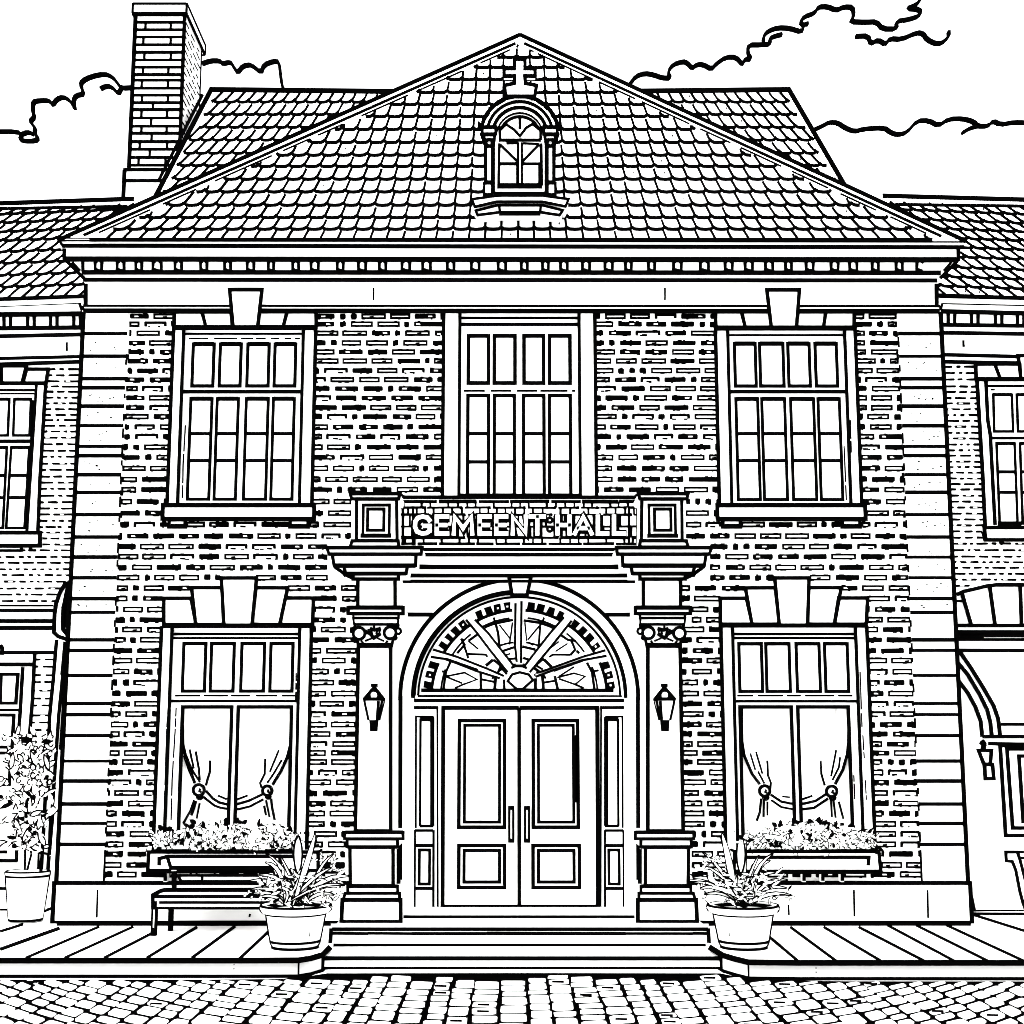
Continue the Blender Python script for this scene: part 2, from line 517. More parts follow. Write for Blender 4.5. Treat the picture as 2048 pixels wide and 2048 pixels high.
for (a, b, sgn) in (((115, 479), (1040, 68), 1), ((1933, 481), (1040, 68), -1)):
    dx, dy = b[0] - a[0], b[1] - a[1]; l = hypot(dx, dy)
    nx, ny = (-dy / l, dx / l) if sgn > 0 else (dy / l, -dx / l)
    for off, w, f0, f1 in ((0, 5, 0, 1), (12.5, 3.6, .05, .985), (20, 1.2, .08, .97)):
        s0 = (a[0] + dx * f0 + nx * off, a[1] + dy * f0 + ny * off); s1 = (a[0] + dx * f1 + nx * off, a[1] + dy * f1 + ny * off)
        if off == 20:   # broken thin line
            t_ = 0
            while t_ < 1:
                t2 = min(1, t_ + random.uniform(.05, .14))
                r.line(RF, [(s0[0] + (s1[0] - s0[0]) * t_, s0[1] + (s1[1] - s0[1]) * t_), (s0[0] + (s1[0] - s0[0]) * t2, s0[1] + (s1[1] - s0[1]) * t2)], w, 0)
                t_ = t2 + random.uniform(.01, .05)
        else: r.line(RF, [s0, s1], w, 0, t=.02 if off == 0 else .012)
r.path([ap, ap2], .02)
r.build('roof', TILE, hall)

# rear roof ------------------------------------------------------------------
RR = Plane((0, 2.0, eZ), (1, 0, 0), (0, cos(PT), sin(PT)))
rr = MB()
rl, rt, rtr, rbr = RR.P(262, 485), RR.P(422, 178), RR.P(1578, 178), RR.P(1757, 485)
rr.poly([rl, rbr, rtr, rt])
bz = 2 * rt.y - rl.y
rr.poly([V((rl.x, bz, rl.z)), V((rbr.x, bz, rbr.z)), rtr, rt]); rr.poly([rl, rt, V((rl.x, bz, rl.z))]); rr.poly([rbr, V((rbr.x, bz, rbr.z)), rtr])
RY2 = [431, 407, 382, 357, 330, 305.4, 279, 253.6, 228, 203, 180]
vs = [RR.uv(1024, y)[1] for y in RY2]
u0 = RR.uv(262, 485)[0]; u1 = RR.uv(422, 178)[0]; vb = RR.uv(262, 485)[1]; vt = RR.uv(422, 178)[1]
w0 = RR.uv(1757, 485)[0]; w1 = RR.uv(1578, 178)[0]
tiles(rr, RR, vs, lambda v: u0 + (u1 - u0) * (v - vb) / (vt - vb) + .06, lambda v: w0 + (w1 - w0) * (v - vb) / (vt - vb) - .06,
      RR.uv(1046, 205)[0] - RR.uv(1023, 205)[0], 0, -.55, 4.3, 3.1)
rr.line(RR, [(262, 485), (422, 178), (1000, 184)], 7.5, 0, t=.02)
rr.line(RR, [(1000, 184), (1578, 178), (1757, 485)], 7.5, 0, t=.02)
rr.line(RR, [(405, 188), (318, 358)], 4.5, 0)
rr.build('roof', TILE, hall)['label'] = 'long rear roof rising behind the front gable roof'

# chimney --------------------------------------------------------------------
CH = Plane((0, 5.5, 0), (1, 0, 0), (0, 0, 1))
ch = MB()
dep = 1.35
x0u, x1u = CH.uv(264, 190)[0], CH.uv(363, 190)[0]
zb_ = 6.0; zt_ = CH.uv(314, 29)[1]; zm_ = CH.uv(314, 339)[1]
ch.prism([CH.W(x0u, zb_), CH.W(x1u, zb_), CH.W(x1u, zt_), CH.W(x0u, zt_)], -CH.n * dep)
ch.prism([CH.W(x0u - .06, zb_, .05), CH.W(x1u + .03, zb_, .05), CH.W(x1u + .03, zm_, .05), CH.W(x0u - .06, zm_, .05)], -CH.n * (dep + .1))
zc = CH.uv(314, 10)[1]
CHR = [29, 44, 59, 73.5, 89, 104, 119.5, 134, 149, 160, 176, 190, 205, 219, 235.5, 252, 266, 283, 298, 314.5, 330, 339]
PX = lambda u, y, d=0: CH.px(u, CH.uv(314, y, d)[1], d)
for i, y in enumerate(CHR):
    ch.line(CH, [PX(x0u, y), PX(x1u, y)], random.choice((4.2, 4.8, 5.4)), 0)
    if i + 1 < len(CHR) and y < 320:
        y2 = CHR[i + 1]
        js = (.2, .73) if i % 2 else (.42,)
        if i < 12 and i % 2 == 0: js = ()
        for f in js:
            u = x0u + (x1u - x0u) * (f + random.uniform(-.02, .02))
            ch.line(CH, [PX(u, y), PX(u, y2)], 3.8, 0)
ch.ext(CH, [PX(x0u, 20), PX(x0u, 339)], 7, 0); ch.ext(CH, [PX(x1u, 29), PX(x1u, 339)], 6, 0)
for y in (339, 361): ch.ext(CH, [PX(x0u - .06, y, .05), PX(x1u + .03, y, .05)], 5.5, .05)
ch.line(CH, [PX(x0u - .06, 339, .05), PX(x0u - .06, 410, .05)], 7, .05)
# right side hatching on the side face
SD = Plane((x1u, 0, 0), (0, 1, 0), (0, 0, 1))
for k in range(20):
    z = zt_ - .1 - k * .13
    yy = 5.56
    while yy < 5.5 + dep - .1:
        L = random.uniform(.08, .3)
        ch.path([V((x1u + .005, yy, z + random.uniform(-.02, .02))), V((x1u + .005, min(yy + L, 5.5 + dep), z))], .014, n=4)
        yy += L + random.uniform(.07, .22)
ch.tube((x1u, 5.5 + dep, zt_), (x1u, 5.5 + dep, zb_), .028, n=4); ch.tube((x0u, 5.5 + dep, zt_), (x0u, 5.5 + dep, zb_), .028, n=4)
cho = ch.build('chimney', BRICK, hall)
cap = MB()
e = .04
zq = CH.uv(314, 29)[1]
cap.box(x0u - e, x1u + e, 5.5 - e, 5.5 + dep + e + .1, zq + .001, zc)
cap.boxedges(x0u - e, x1u + e, 5.5 - e, 5.5 + dep + e + .1, zq + .001, zc, .028)
cap.build('cap', STONE, cho)

# dormer ---------------------------------------------------------------------
yb_ = RF.P(1040, 440)
DM = Plane((0, yb_.y - .25, 0), (1, 0, 0), (0, 0, 1))
dm = MB()


def bc(cx, cy, r_, a0, a1, n=20): return arc(650 + cx / 2.76, cy / 2.76, r_ / 2.76, a0, a1, n)


body = bc(1075, 745, 200, 10, 170) + B((878, 745), (878, 1070), (1268, 1070), (1268, 745))
dm.fill(DM, body, -2.2, 0.02)
for r_, w, a in ((215, 7, 6), (182, 5, 8), (150, 6, 10)):
    dm.line(DM, bc(1075, 742, r_, a, 180 - a), w, .02)
dm.line(DM, B((860, 690), (850, 680), (850, 695), (870, 700), (940, 700)), 6, .03)
dm.line(DM, B((1285, 690), (1290, 680), (1290, 700), (1270, 700), (1205, 700)), 6, .03)
for sx in (0, 1):
    mxp = (lambda x: x) if sx == 0 else (lambda x: 2150 - x)
    bx = lambda a, b, c_, d_, w, dd=.05: dm.shape(DM, B((mxp(a), c_), (mxp(b), c_), (mxp(b), d_), (mxp(a), d_)), .0, dd, w)
    bx(868, 942, 703, 737, 4.5); bx(880, 934, 745, 768, 3.5, .045); bx(889, 922, 807, 1002, 4.2, .04); bx(878, 922, 1010, 1072, 4.2, .05)
    dm.line(DM, bc(mxp(906), 786, 17, 0, 360, 10)[:-1], 3.5, .05, True)
    dm.line(DM, B((mxp(878), 700), (mxp(862), 740), (mxp(882), 800), (mxp(885), 1000), (mxp(872), 1060)), 4.5, .02)
    dm.line(DM, B((mxp(945), 690), (mxp(932), 800), (mxp(932), 1060)), 3.5, .03)
dm.line(DM, bc(1075, 750, 128, 12, 168), 2, .03)
dm.line(DM, B((930, 1068), (1220, 1068)), 7, .05)
dm.shape(DM, B((812, 1098), (955, 1078), (1200, 1078), (1345, 1098), (1328, 1138), (1200, 1112), (945, 1112), (826, 1140)), -.3, .16, 4)
dm.shape(DM, B((832, 1162), (953, 1132), (1200, 1132), (1312, 1160), (1295, 1186), (1190, 1170), (965, 1170), (842, 1186)), -.3, .10, 4)
dm.line(DM, B((960, 1130), (966, 1168)), 4, .1); dm.line(DM, B((1192, 1130), (1188, 1168)), 4, .1)
dm.line(DM, B((960, 1180), (1190, 1180)), 4.5, .1)
dmo = dm.build('dormer', STONE, hall)
dw = MB()
dw.fill(DM, bc(1078, 765, 112, 0, 180) + B((962, 1040), (1192, 1040)), .0, .03)
dw.line(DM, B((966, 770), (966, 705)) + bc(1076, 755, 112, 155, 25) + B((1190, 705), (1190, 770)), 4.5, .03)
dw.line(DM, B((958, 772), (1192, 772)), 5, .03)
dw.line(DM, B((966, 715), (1000, 685), (1045, 715), (1076, 750), (1110, 705), (1145, 683), (1186, 715)), 4, .03)
dw.line(DM, B((1076, 645), (1076, 712)), 5, .03)
dw.line(DM, B((962, 790), (958, 1022)), 4.5, .03); dw.line(DM, B((1192, 790), (1196, 1022)), 5, .03)
dw.line(DM, B((950, 1024), (1198, 1024)), 9, .03)
dw.line(DM, B((1066, 785), (1066, 1020)), 4, .03); dw.line(DM, B((1087, 785), (1087, 1020)), 3.5, .03)
dw.line(DM, B((966, 903), (1062, 903)), 5, .03); dw.line(DM, B((1088, 903), (1188, 903)), 4.5, .03)
dw.line(DM, B((968, 798), (1060, 888)), 4, .03); dw.line(DM, B((1180, 798), (1092, 888)), 4, .03)
dw.line(DM, B((1000, 790), (1064, 788)), 3.5, .03); dw.line(DM, B((1092, 790), (1182, 794)), 3, .03)
dw.line(DM, B((1060, 905), (1060, 1010)), 3, .03); dw.line(DM, B((1182, 905), (1182, 1010)), 3, .03)
dw.build('window', PAINT, dmo)
fn = MB()
fn.shape(DM, B((1046, 325), (1104, 325), (1104, 377), (1160, 377), (1160, 418), (1103, 418), (1106, 458), (1168, 470), (1158, 530), (998, 530), (990, 470), (1046, 458), (1046, 418), (988, 418), (988, 377), (1046, 377)), -.06, .06, 6)
fn.build('cross_finial', STONE, dmo)

# windows --------------------------------------------------------------------


def window(key, panes, hl, lower=None, label=None, room=False, sill=None, brackets=(), lintel=None, wo=6.2, wi=5.4):
    w = WIN[key]; y0, y1 = w['y']
    f = MB(); dO = .02; dS = -.06
    uoL = M.uv(sum(w['oL']) / 2, (y0 + y1) / 2, dO)[0]; uoR = M.uv(sum(w['oR']) / 2, (y0 + y1) / 2, dO)[0]
    za, zb = w['v0'], w['v1']
    u0_, u1_ = w['u0'], w['u1']
    f.prism([M.W(a, b, dO) for a, b in ((uoL, za), (uoL, zb), (uoR, zb), (uoR, za), (u1_, za), (u1_, zb - .02), (u0_, zb - .02), (u0_, za))], -M.n * .2)
    px = lambda u, v, d: M.px(u, v, d)
    f.line(M, [px(uoL, za, dO), px(uoL, zb, dO)], wo, dO); f.line(M, [px(uoR, za, dO), px(uoR, zb, dO)], wo, dO)
    f.line(M, [px(w['u0'], za, dO), px(w['u0'], zb, dO)], wi, dO); f.line(M, [px(w['u1'], za, dO), px(w['u1'], zb, dO)], wi, dO)
    fo = f.build('window', PAINT, hall)
    if label: fo['label'] = label
    sa = MB()
    # sash board, with openings when there is a room behind
    rects = []
    for (xa, xb, ya, yb, wl) in panes:
        q = rpx(M, xa, xb, ya, yb, dS); rects.append((q, wl))
    if not room:
        sa.prism([M.W(w['u0'], za, dS), M.W(w['u1'], za, dS), M.W(w['u1'], zb, dS), M.W(w['u0'], zb, dS)], -M.n * .08)
    else:
        hs = []
        for (xa, xb, ya, yb) in lower:
            ua = M.uv(xa, (ya + yb) / 2, dS)[0]; ub = M.uv(xb, (ya + yb) / 2, dS)[0]
            va_ = M.uv(xa, yb, dS)[1]; vb_ = M.uv(xa, ya, dS)[1]
            hs.append((ua, ub, max(va_, za + .02), vb_))
        walls(sa, M, w['u0'], w['u1'], za, zb, hs, dS - .08, dS)
        for h_ in hs:
            sa.line(M, [M.px(h_[0], h_[2], dS), M.px(h_[0], h_[3], dS), M.px(h_[1], h_[3], dS), M.px(h_[1], h_[2], dS)], 6, dS)
    for ya, wl, dash in hl:
        a = M.px(w['u0'], M.uv(1024, ya, dS)[1], dS); b = M.px(w['u1'], M.uv(1024, ya, dS)[1], dS)
        if dash:
            x = a[0] + 8
            while x < b[0] - 8:
                x2 = min(b[0] - 8, x + random.uniform(12, 60)); sa.line(M, [(x, a[1]), (x2, a[1])], wl, dS); x = x2 + random.uniform(4, 12)
        else: sa.line(M, [a, b], wl, dS)
    sa.build('sash', PAINT, fo)
    g = MB()
    for q, wl in rects:
        g.fill(M, q, dS - .02, dS + .004); g.line(M, q, wl[0], dS + .004, True, t=.009)
        g.line(M, [q[0], q[1]], wl[1], dS + .004, t=.01)
        for m_ in (wl[2] if len(wl) > 2 else ()):
            v_ = M.uv(1024, m_, dS)[1]; a = M.px(M.uv(q[0][0], q[0][1], dS)[0], v_, dS); b = M.px(M.uv(q[1][0], q[1][1], dS)[0], v_, dS)
            g.line(M, [a, b], 5.6, dS + .004, t=.01)
    if room:
        for h_ in hs:
            i = len(g.v); gd = dS - .03
            g.prism([M.W(h_[0], h_[2], gd), M.W(h_[1], h_[2], gd), M.W(h_[1], h_[3], gd), M.W(h_[0], h_[3], gd)], -M.n * .006, 2)
    g.build('pane', [PANE, INK, GLASS], fo)
    if room:   # shallow white room behind
        rm = MB()
        ua, ub = w['u0'] - .02, w['u1'] + .02
        rm.prism([M.W(ua, za, -.25), M.W(ub, za, -.25), M.W(ub, zb, -.25), M.W(ua, zb, -.25)], -M.n * .03)
        rm.build('interior', PAINT, fo)
    if sill:
        x0, x1, ya, yb = sill; s_ = MB(); dd = .12
        q = rpx(M, x0, x1, ya, yb, dd)
        s_.fill(M, q, -.1, dd); s_.line(M, q, 7, dd, True); s_.line(M, [q[0], q[1]], 8, dd, t=.014); s_.line(M, [q[3], q[2]], 8, dd, t=.014)
        for bx0, bx1 in brackets:
            b = rpx(M, bx0, bx1, yb + 2, 1052.5, .08); s_.fill(M, b, -.02, .08); s_.line(M, b, 5.5, .08, True); s_.ext(M, [b[3], b[2]], 8, .08, t=.014)
        s_.build('sill', STONE, fo)
    if lintel:
        l_ = MB()
        for i, pts in enumerate(lintel[0]): l_.shape(M, pts, -.05, .035 + (.085 if len(pts) == 4 and i == lintel[2] else 0) + i * .0006, 6.2)
        (xa, ya), (xb, yb), wl = lintel[1]
        l_.line(M, [(xa, ya), (xb, yb)], wl, .07)
        if len(lintel) > 3: l_.line(M, [(lintel[3][0], 655), (lintel[3][1], 655)], 8, .125)
        l_.build('lintel', STONE, fo)
    return fo


KW = (5.5, 7.5); KL = (5.2, 7.5, (867, 921))
up = lambda xs, y0, y1, wl: [(a, b, y0, y1, wl) for a, b in xs]
window('ul', up([(385, 426.7), (439.3, 481), (494.6, 537), (549, 590.3)], 688, 771.5, KW) + up([(378, 420.5), (431, 473.5), (489.5, 533.5), (544, 586)], 797, 998, KL),
       [(667.5, 2.6, 0), (677, 1.2, 1), (783, 6.2, 0)], sill=(325, 628, 1010, 1037.5), brackets=((338, 370), (580, 616)),
       lintel=([DD((1345, 245), (1560, 245), (1590, 362), (1345, 362)), DD((1560, 245), (1785, 245), (1795, 362), (1590, 362)),
                [(459, 579), (523.5, 579), (515, 653.5), (466, 653.5)], [(519, 623), (574, 623), (566, 653.5), (515, 653.5)], [(574, 623), (632, 623), (632, 653.5), (566, 653.5)]],
               ((348, 654.5), (632, 654.5), 9), 2, (464, 517)), label='upper window with keystone, left of the middle window')
window('ur', up([(1470, 1511.4), (1520.4, 1567), (1577, 1619.5), (1631.5, 1674)], 687, 771.7, KW) + up([(1474.4, 1518), (1526.4, 1572.2), (1584.4, 1630.4), (1639.5, 1682.2)], 797.3, 998.7, KL),
       [(670, 2.6, 0), (783, 6, 0)], sill=(1435, 1731, 1010, 1037.5), brackets=((1446, 1481), (1685, 1720)),
       lintel=([[(1431, 623), (1483, 623), (1491, 655), (1432, 655)], [(1483, 623), (1540, 623), (1543, 655), (1491, 655)],
                [(1534, 579.4), (1599, 579.4), (1593, 655), (1543, 655)], [(1596, 623), (1652, 623), (1647, 655), (1593, 655)], [(1652, 623), (1709, 623), (1708, 655), (1647, 655)]],
               ((1432, 655.5), (1709, 655.5), 9), 2, (1541, 1595)), label='upper window with keystone, right of the middle window')
window('uc', up([(936.7, 976.8), (988.5, 1029.9), (1048, 1087), (1099, 1140)], 671.3, 765.7, (6.4, 7)) + up([(935.4, 976.8), (988.5, 1028.6), (1047, 1088), (1099, 1141)], 790.8, 990, (6, 6, (867, 923.6))),
       [(635.8, 3.6, 0), (648.5, 5.2, 0), (781.3, 2.6, 1), (990, 5, 0)], label='tall middle window above the lettered sign')
jl = lambda *p: J(*p); 
window('ll', up([(366, 410), (421.6, 467), (482.5, 527.7), (540.7, 584.7)], 1287, 1382, (5.5, 6)), [(1268, 4, 0), (1276, 3, 0), (1391, 2.6, 1), (1402, 4.2, 0)],
       room=True, lower=[(360, 459, 1413.7, 1702), (472, 579.5, 1413.7, 1702)],
       lintel=([J((105, 372), (315, 372), (355, 580), (105, 580)), J((320, 290), (555, 290), (568, 580), (352, 580)), J((550, 215), (822, 215), (787, 580), (570, 580)),
                J((818, 290), (1062, 292), (1002, 580), (786, 580)), J((1045, 370), (1262, 370), (1255, 580), (1000, 580))], ((326, 1250.5), (626, 1250.5), 10), 2),
       label='lower window with tied curtains left of the entrance')
window('lr', up([(1479, 1524), (1533, 1579.5), (1593.7, 1639.5), (1650.7, 1696)], 1287.4, 1382.6, (5.5, 6)), [(1268, 4, 0), (1276, 4, 0), (1391, 2.6, 1), (1402.3, 4.2, 0)],
       room=True, lower=[(1483.5, 1587, 1413.7, 1702), (1600, 1702, 1413.7, 1702)],
       lintel=([MM((545, 372), (745, 372), (792, 580), (545, 580)), MM((738, 292), (968, 290), (1002, 580), (790, 580)), MM((965, 215), (1230, 215), (1218, 580), (1000, 580)),
                MM((1228, 290), (1478, 290), (1425, 580), (1218, 580)), MM((1458, 370), (1682, 370), (1672, 580), (1424, 580))], ((1441, 1249.8), (1734, 1249.8), 9.5), 2),
       label='lower window with tied curtains right of the entrance')

th = MB()
for pts in ([(341, 1276), (338, 1385), (333, 1457), (327, 1650)], [(1720.5, 1343), (1724.4, 1454)], [(1726, 1470), (1729, 1520)], [(1731, 1560), (1733, 1600)], [(1701, 840), (1703, 905)], [(1688.5, 892), (1693, 1000)],
            [(370.5, 850), (366, 930), (364.5, 996)], [(352, 1415), (350, 1460), (344, 1560), (342, 1640)], [(592, 1345), (591, 1400)], [(1708, 1550), (1710, 1600)]):
    for a_, b_ in zip(pts[:-1], pts[1:]):
        t_ = 0
        while t_ < 1:
            t2 = min(1, t_ + random.uniform(.25, .7)); f_ = lambda q: (a_[0] + (b_[0] - a_[0]) * q, a_[1] + (b_[1] - a_[1]) * q)
            th.line(M, [f_(t_), f_(t2)], 1.2, .022); t_ = t2 + .06
th.build('grain_line', PAINT, hall)

# curtains -------------------------------------------------------------------


def curtains(name, label, cv, panelL, panelR, foldsL, foldsR, kL, kR, swag, tailsL, tailsR, dc=-.185):
    t = thing('curtains', label, 'curtains', tuple(M.P(*cv((600, 2000))[0], dc)))
    for panel, folds, tails in ((panelL, foldsL, tailsL), (panelR, foldsR, tailsR)):
        m = MB(); m.fill(M, panel, dc - .03, dc)
        for pts, w in folds: m.line(M, pts, w, dc)
        for pts, w in tails: m.line(M, pts, w, dc)
        m.build('curtain_panel', CLOTH, t)
    for k_ in (kL, kR):
        m = MB(); x, y = k_[0]; rr_ = k_[1]
        m.fill(M, arc(x, y, rr_, 0, 340, 14), dc - .03, dc + .04); m.line(M, arc(x, y, rr_, 0, 345, 14), 5, dc + .04, True)
        m.blot(M, arc(x + 2, y + rr_ + 2, rr_ * .75, 0, 330, 8), dc + .02)
        m.line(M, [(x + rr_ * .3, y - rr_ * .3), (x + rr_ * .1, y + rr_ * .2), (x + rr_ * .5, y + rr_ * .4)], 3, dc + .042)
        m.build('tieback', CLOTH, t)
    m = MB()
    for pts, w in swag: m.line(M, pts, w, dc + .01)
    (a, b, c_, e_) = swag[0][0][0], swag[0][0][-1], swag[1][0][-1], swag[1][0][0]
    hull = list(swag[2][0]) + list(swag[3][0])
    m.fill(M, swag[1][0] + swag[4][0] + swag[3][0][::-1] + swag[0][0][::-1], dc - .03, dc + .009)
    m.build('swag', CLOTH, t)
    return t


wv = lambda *p: J(*p)
pl_ = J((245, 1215), (620, 1215), (560, 1450), (470, 1640), (430, 1820), (380, 1830), (340, 1810), (280, 1700), (250, 1580))
curtains('c', 'tied back curtains with swag behind the lower left window', J,
         J((225, 1210), (330, 1215), (400, 1500), (430, 1810), (345, 1815), (285, 1700), (250, 1560), (240, 1490)),
         J((1110, 1210), (1000, 1215), (930, 1500), (850, 1800), (940, 1815), (1020, 1690), (1070, 1560)),
         [(J((245, 1215), (252, 1400), (252, 1500), (285, 1640), (345, 1800)), 5), (J((262, 1590), (300, 1700), (345, 1805)), 3.2), (J((280, 1590), (320, 1690), (385, 1795)), 3), (J((305, 1540), (338, 1690)), 3), (J((352, 1555), (378, 1700), (383, 1780)), 3.4), (J((465, 1625), (460, 1720), (430, 1820)), 3.6)],
         [(J((890, 1610), (885, 1730), (850, 1800), (862, 1840)), 3.2), (J((995, 1545), (960, 1630), (925, 1715)), 2.6), (J((1018, 1620), (960, 1720), (905, 1800)), 2.8), (J((1090, 1400), (1085, 1500), (1060, 1600), (1010, 1710), (945, 1815)), 5)],
         (J((375, 1855))[0], 11), (J((905, 1860))[0], 9.5),
         [(O((1325, 430), (1370, 480), (1410, 505), (1470, 520)), 4), (O((1310, 470), (1380, 525), (1420, 540), (1470, 547)), 3.6), (O((1400, 460), (1460, 485)), 3),
          (O((1500, 520), (1540, 512), (1600, 495), (1690, 452)), 4), (O((1500, 550), (1540, 548), (1610, 530), (1695, 485)), 3.6), (O((1525, 487), (1595, 460)), 3)],
         [(O((1250, 490), (1225, 560), (1180, 640)), 3.2), (O((1262, 495), (1242, 560), (1230, 590)), 3.6), (O((1285, 510), (1265, 610)), 2.6)],
         [(O((1712, 490), (1735, 600)), 2.6), (O((1745, 480), (1752, 540), (1768, 620)), 3.6), (O((1700, 525), (1712, 590)), 3.2)])
curtains('c', 'tied back curtains with swag behind the lower right window', MM,
         MM((700, 1210), (800, 1215), (870, 1500), (930, 1810), (850, 1815), (780, 1720), (725, 1580)),
         MM((1550, 1210), (1450, 1215), (1390, 1500), (1330, 1810), (1430, 1815), (1500, 1690), (1535, 1560)),
         [(MM((708, 1215), (712, 1480), (730, 1590), (790, 1730), (850, 1810)), 4.6), (MM((775, 1570), (815, 1700)), 2.4), (MM((820, 1560), (870, 1730)), 2.6), (MM((835, 1710), (885, 1805)), 2.6), (MM((908, 1625), (912, 1740), (935, 1800), (930, 1850)), 3)],
         [(MM((1320, 1625), (1325, 1730), (1352, 1820)), 3), (MM((1440, 1545), (1400, 1750)), 2.6), (MM((1470, 1600), (1460, 1680), (1410, 1780)), 2.6), (MM((1540, 1215), (1535, 1480), (1525, 1580), (1490, 1700), (1430, 1810)), 5)],
         (MM((887, 1862))[0], 10.5), (MM((1405, 1865))[0], 10.5),
         [(R((1262, 455), (1330, 500), (1410, 515)), 3.8), (R((1265, 490), (1330, 535), (1410, 550)), 3), (R((1335, 467), (1385, 472)), 2.4),
          (R((1440, 514), (1480, 512), (1550, 495), (1620, 450)), 4), (R((1440, 550), (1470, 548), (1540, 540), (1630, 480)), 4), (R((1465, 485), (1530, 462)), 3)],
         [(R((1200, 480), (1190, 570), (1170, 625)), 3.4), (R((1218, 480), (1215, 600)), 3), (R((1240, 500), (1240, 590)), 2.2)],
         [(R((1650, 490), (1655, 600)), 2.6), (R((1665, 490), (1680, 605)), 2.6), (R((1700, 500), (1730, 612)), 2.8)])

# ------------------------------------------------------------------ entrance
AX = 1038.4
mx = lambda pts: [(2 * AX - x, y) for x, y in pts]
por = MB(); dW = .35                     # face of the portal wall between the columns
# portal wall: solid around the arched opening
cy = 1396
outerL = 782; topY = 1160
arcp = arc(AX, cy, 213, 180, 0, 40)
left_half = [(outerL, topY)] + [(AX, topY)] + [(x, y) for x, y in arcp[:21][::-1]] + [(AX - 213, 1838), (outerL, 1838)]
por.fill(M, left_half, -.2, dW); por.fill(M, mx(left_half), -.2, dW)
por.line(M, [(800, 1838), (801, cy)] + arc(AX, cy, 238, 180, 0, 48) + [(2 * AX - 801, cy), (2 * AX - 800, 1838)], 7, dW)
por.line(M, arc(AX, cy, 213, 180, 0, 48), 6.5, dW)
for f in (lambda q: q, mx):
    por.ext(M, f([(805, 1229), (862, 1229)]), 7, dW)
    por.line(M, f([(795, 1163), (958, 1163)]), 4.5, dW)
    # inner return of the pedestal
por.shape(M, [(1018, 1153), (1062, 1153), (1054, 1190), (1024, 1190)], .2, dW + .1, 6.5)
por.fill(M, [(800, 1837), (1277, 1837), (1277, 1826), (800, 1826)], -.1, .76)
por.line(M, [(802, 1835), (1275, 1835)], 7.5, .76)
poro = por.build('portal', STONE, hall)

# fanlight
fl = MB(); dF = .12
fl.fill(M, arc(AX, cy, 214, 180, 0, 40), .0, dF)
fl.line(M, [(825, 1405), (827, cy)] + arc(AX, cy, 209, 178, 92, 30), 3, dF + .01)
fl.line(M, [(835.5, 1391)] + arc(AX, cy, 202, 178, 2, 40) + [(2 * AX - 835, 1392), (835.5, 1392)], 3.2, dF)
fl.line(M, VV((170, 888), (1720, 888)), 6.5, dF)
for pts, w in ((((650, 690), (650, 880)), 5), (((770, 770), (762, 880)), 6), (((835, 800), (840, 880)), 5), (((660, 800), (760, 820)), 4), (((1090, 790), (1090, 880)), 6), (((1145, 750), (1155, 880)), 6),
               (((1245, 770), (1270, 880)), 5.5), (((1160, 825), (1250, 810)), 4), (((370, 775), (520, 745), (620, 800), (510, 840), (440, 870)), 3.4), (((375, 780), (500, 830)), 3.4), (((405, 660), (370, 740), (350, 880)), 4.4),
               (((335, 735), (370, 740)), 4), (((1265, 785), (1400, 750), (1490, 775), (1410, 840), (1280, 795)), 3.4), (((1410, 840), (1480, 870)), 4), (((1505, 665), (1545, 740), (1565, 880)), 5), (((1545, 740), (1600, 725)), 4),
               (((1280, 775), (1400, 700)), 3), (((500, 470), (520, 540), (550, 630)), 4.4), (((460, 590), (520, 520), (490, 470)), 4.4), (((550, 490), (620, 440)), 4.6), (((550, 490), (630, 555)), 3), (((545, 595), (690, 600), (705, 620)), 4),
               (((690, 690), (750, 640)), 6), (((750, 640), (810, 690), (790, 740)), 4.5), (((810, 700), (860, 760)), 4), (((830, 570), (920, 540)), 4.6), (((850, 640), (930, 630)), 4), (((845, 605), (890, 592)), 3),
               (((985, 535), (1090, 560)), 5), (((990, 625), (1050, 645)), 4.6), (((680, 380), (760, 350), (910, 320)), 4.8), (((770, 350), (790, 430), (800, 540)), 5), (((800, 360), (885, 470)), 2.8), (((905, 340), (895, 420), (880, 520)), 3),
               (((755, 300), (765, 345)), 4), (((995, 325), (1130, 345), (1240, 385)), 4.8), (((1130, 350), (1115, 540)), 4.2), (((1120, 370), (1030, 480)), 3), (((1005, 340), (1020, 490)), 2.6), (((1160, 300), (1145, 345)), 4), (((1035, 500), (1070, 525)), 3),
               (((1290, 440), (1350, 480), (1420, 490)), 4.6), (((1380, 490), (1410, 560), (1370, 605)), 4.6), (((1420, 570), (1445, 590)), 5), (((1200, 620), (1230, 600), (1370, 602)), 3.6), (((1180, 570), (1280, 495)), 2.6), (((1250, 575), (1350, 510)), 2.6),
               (((1160, 640), (1220, 700)), 6), (((1090, 690), (1160, 630)), 4), (((1040, 740), (1070, 700), (1120, 740), (1080, 770)), 5), (((1100, 690), (1150, 720)), 4), (((900, 690), (1010, 690)), 5)):
    fl.line(M, VV(*pts), w - .8, dF)
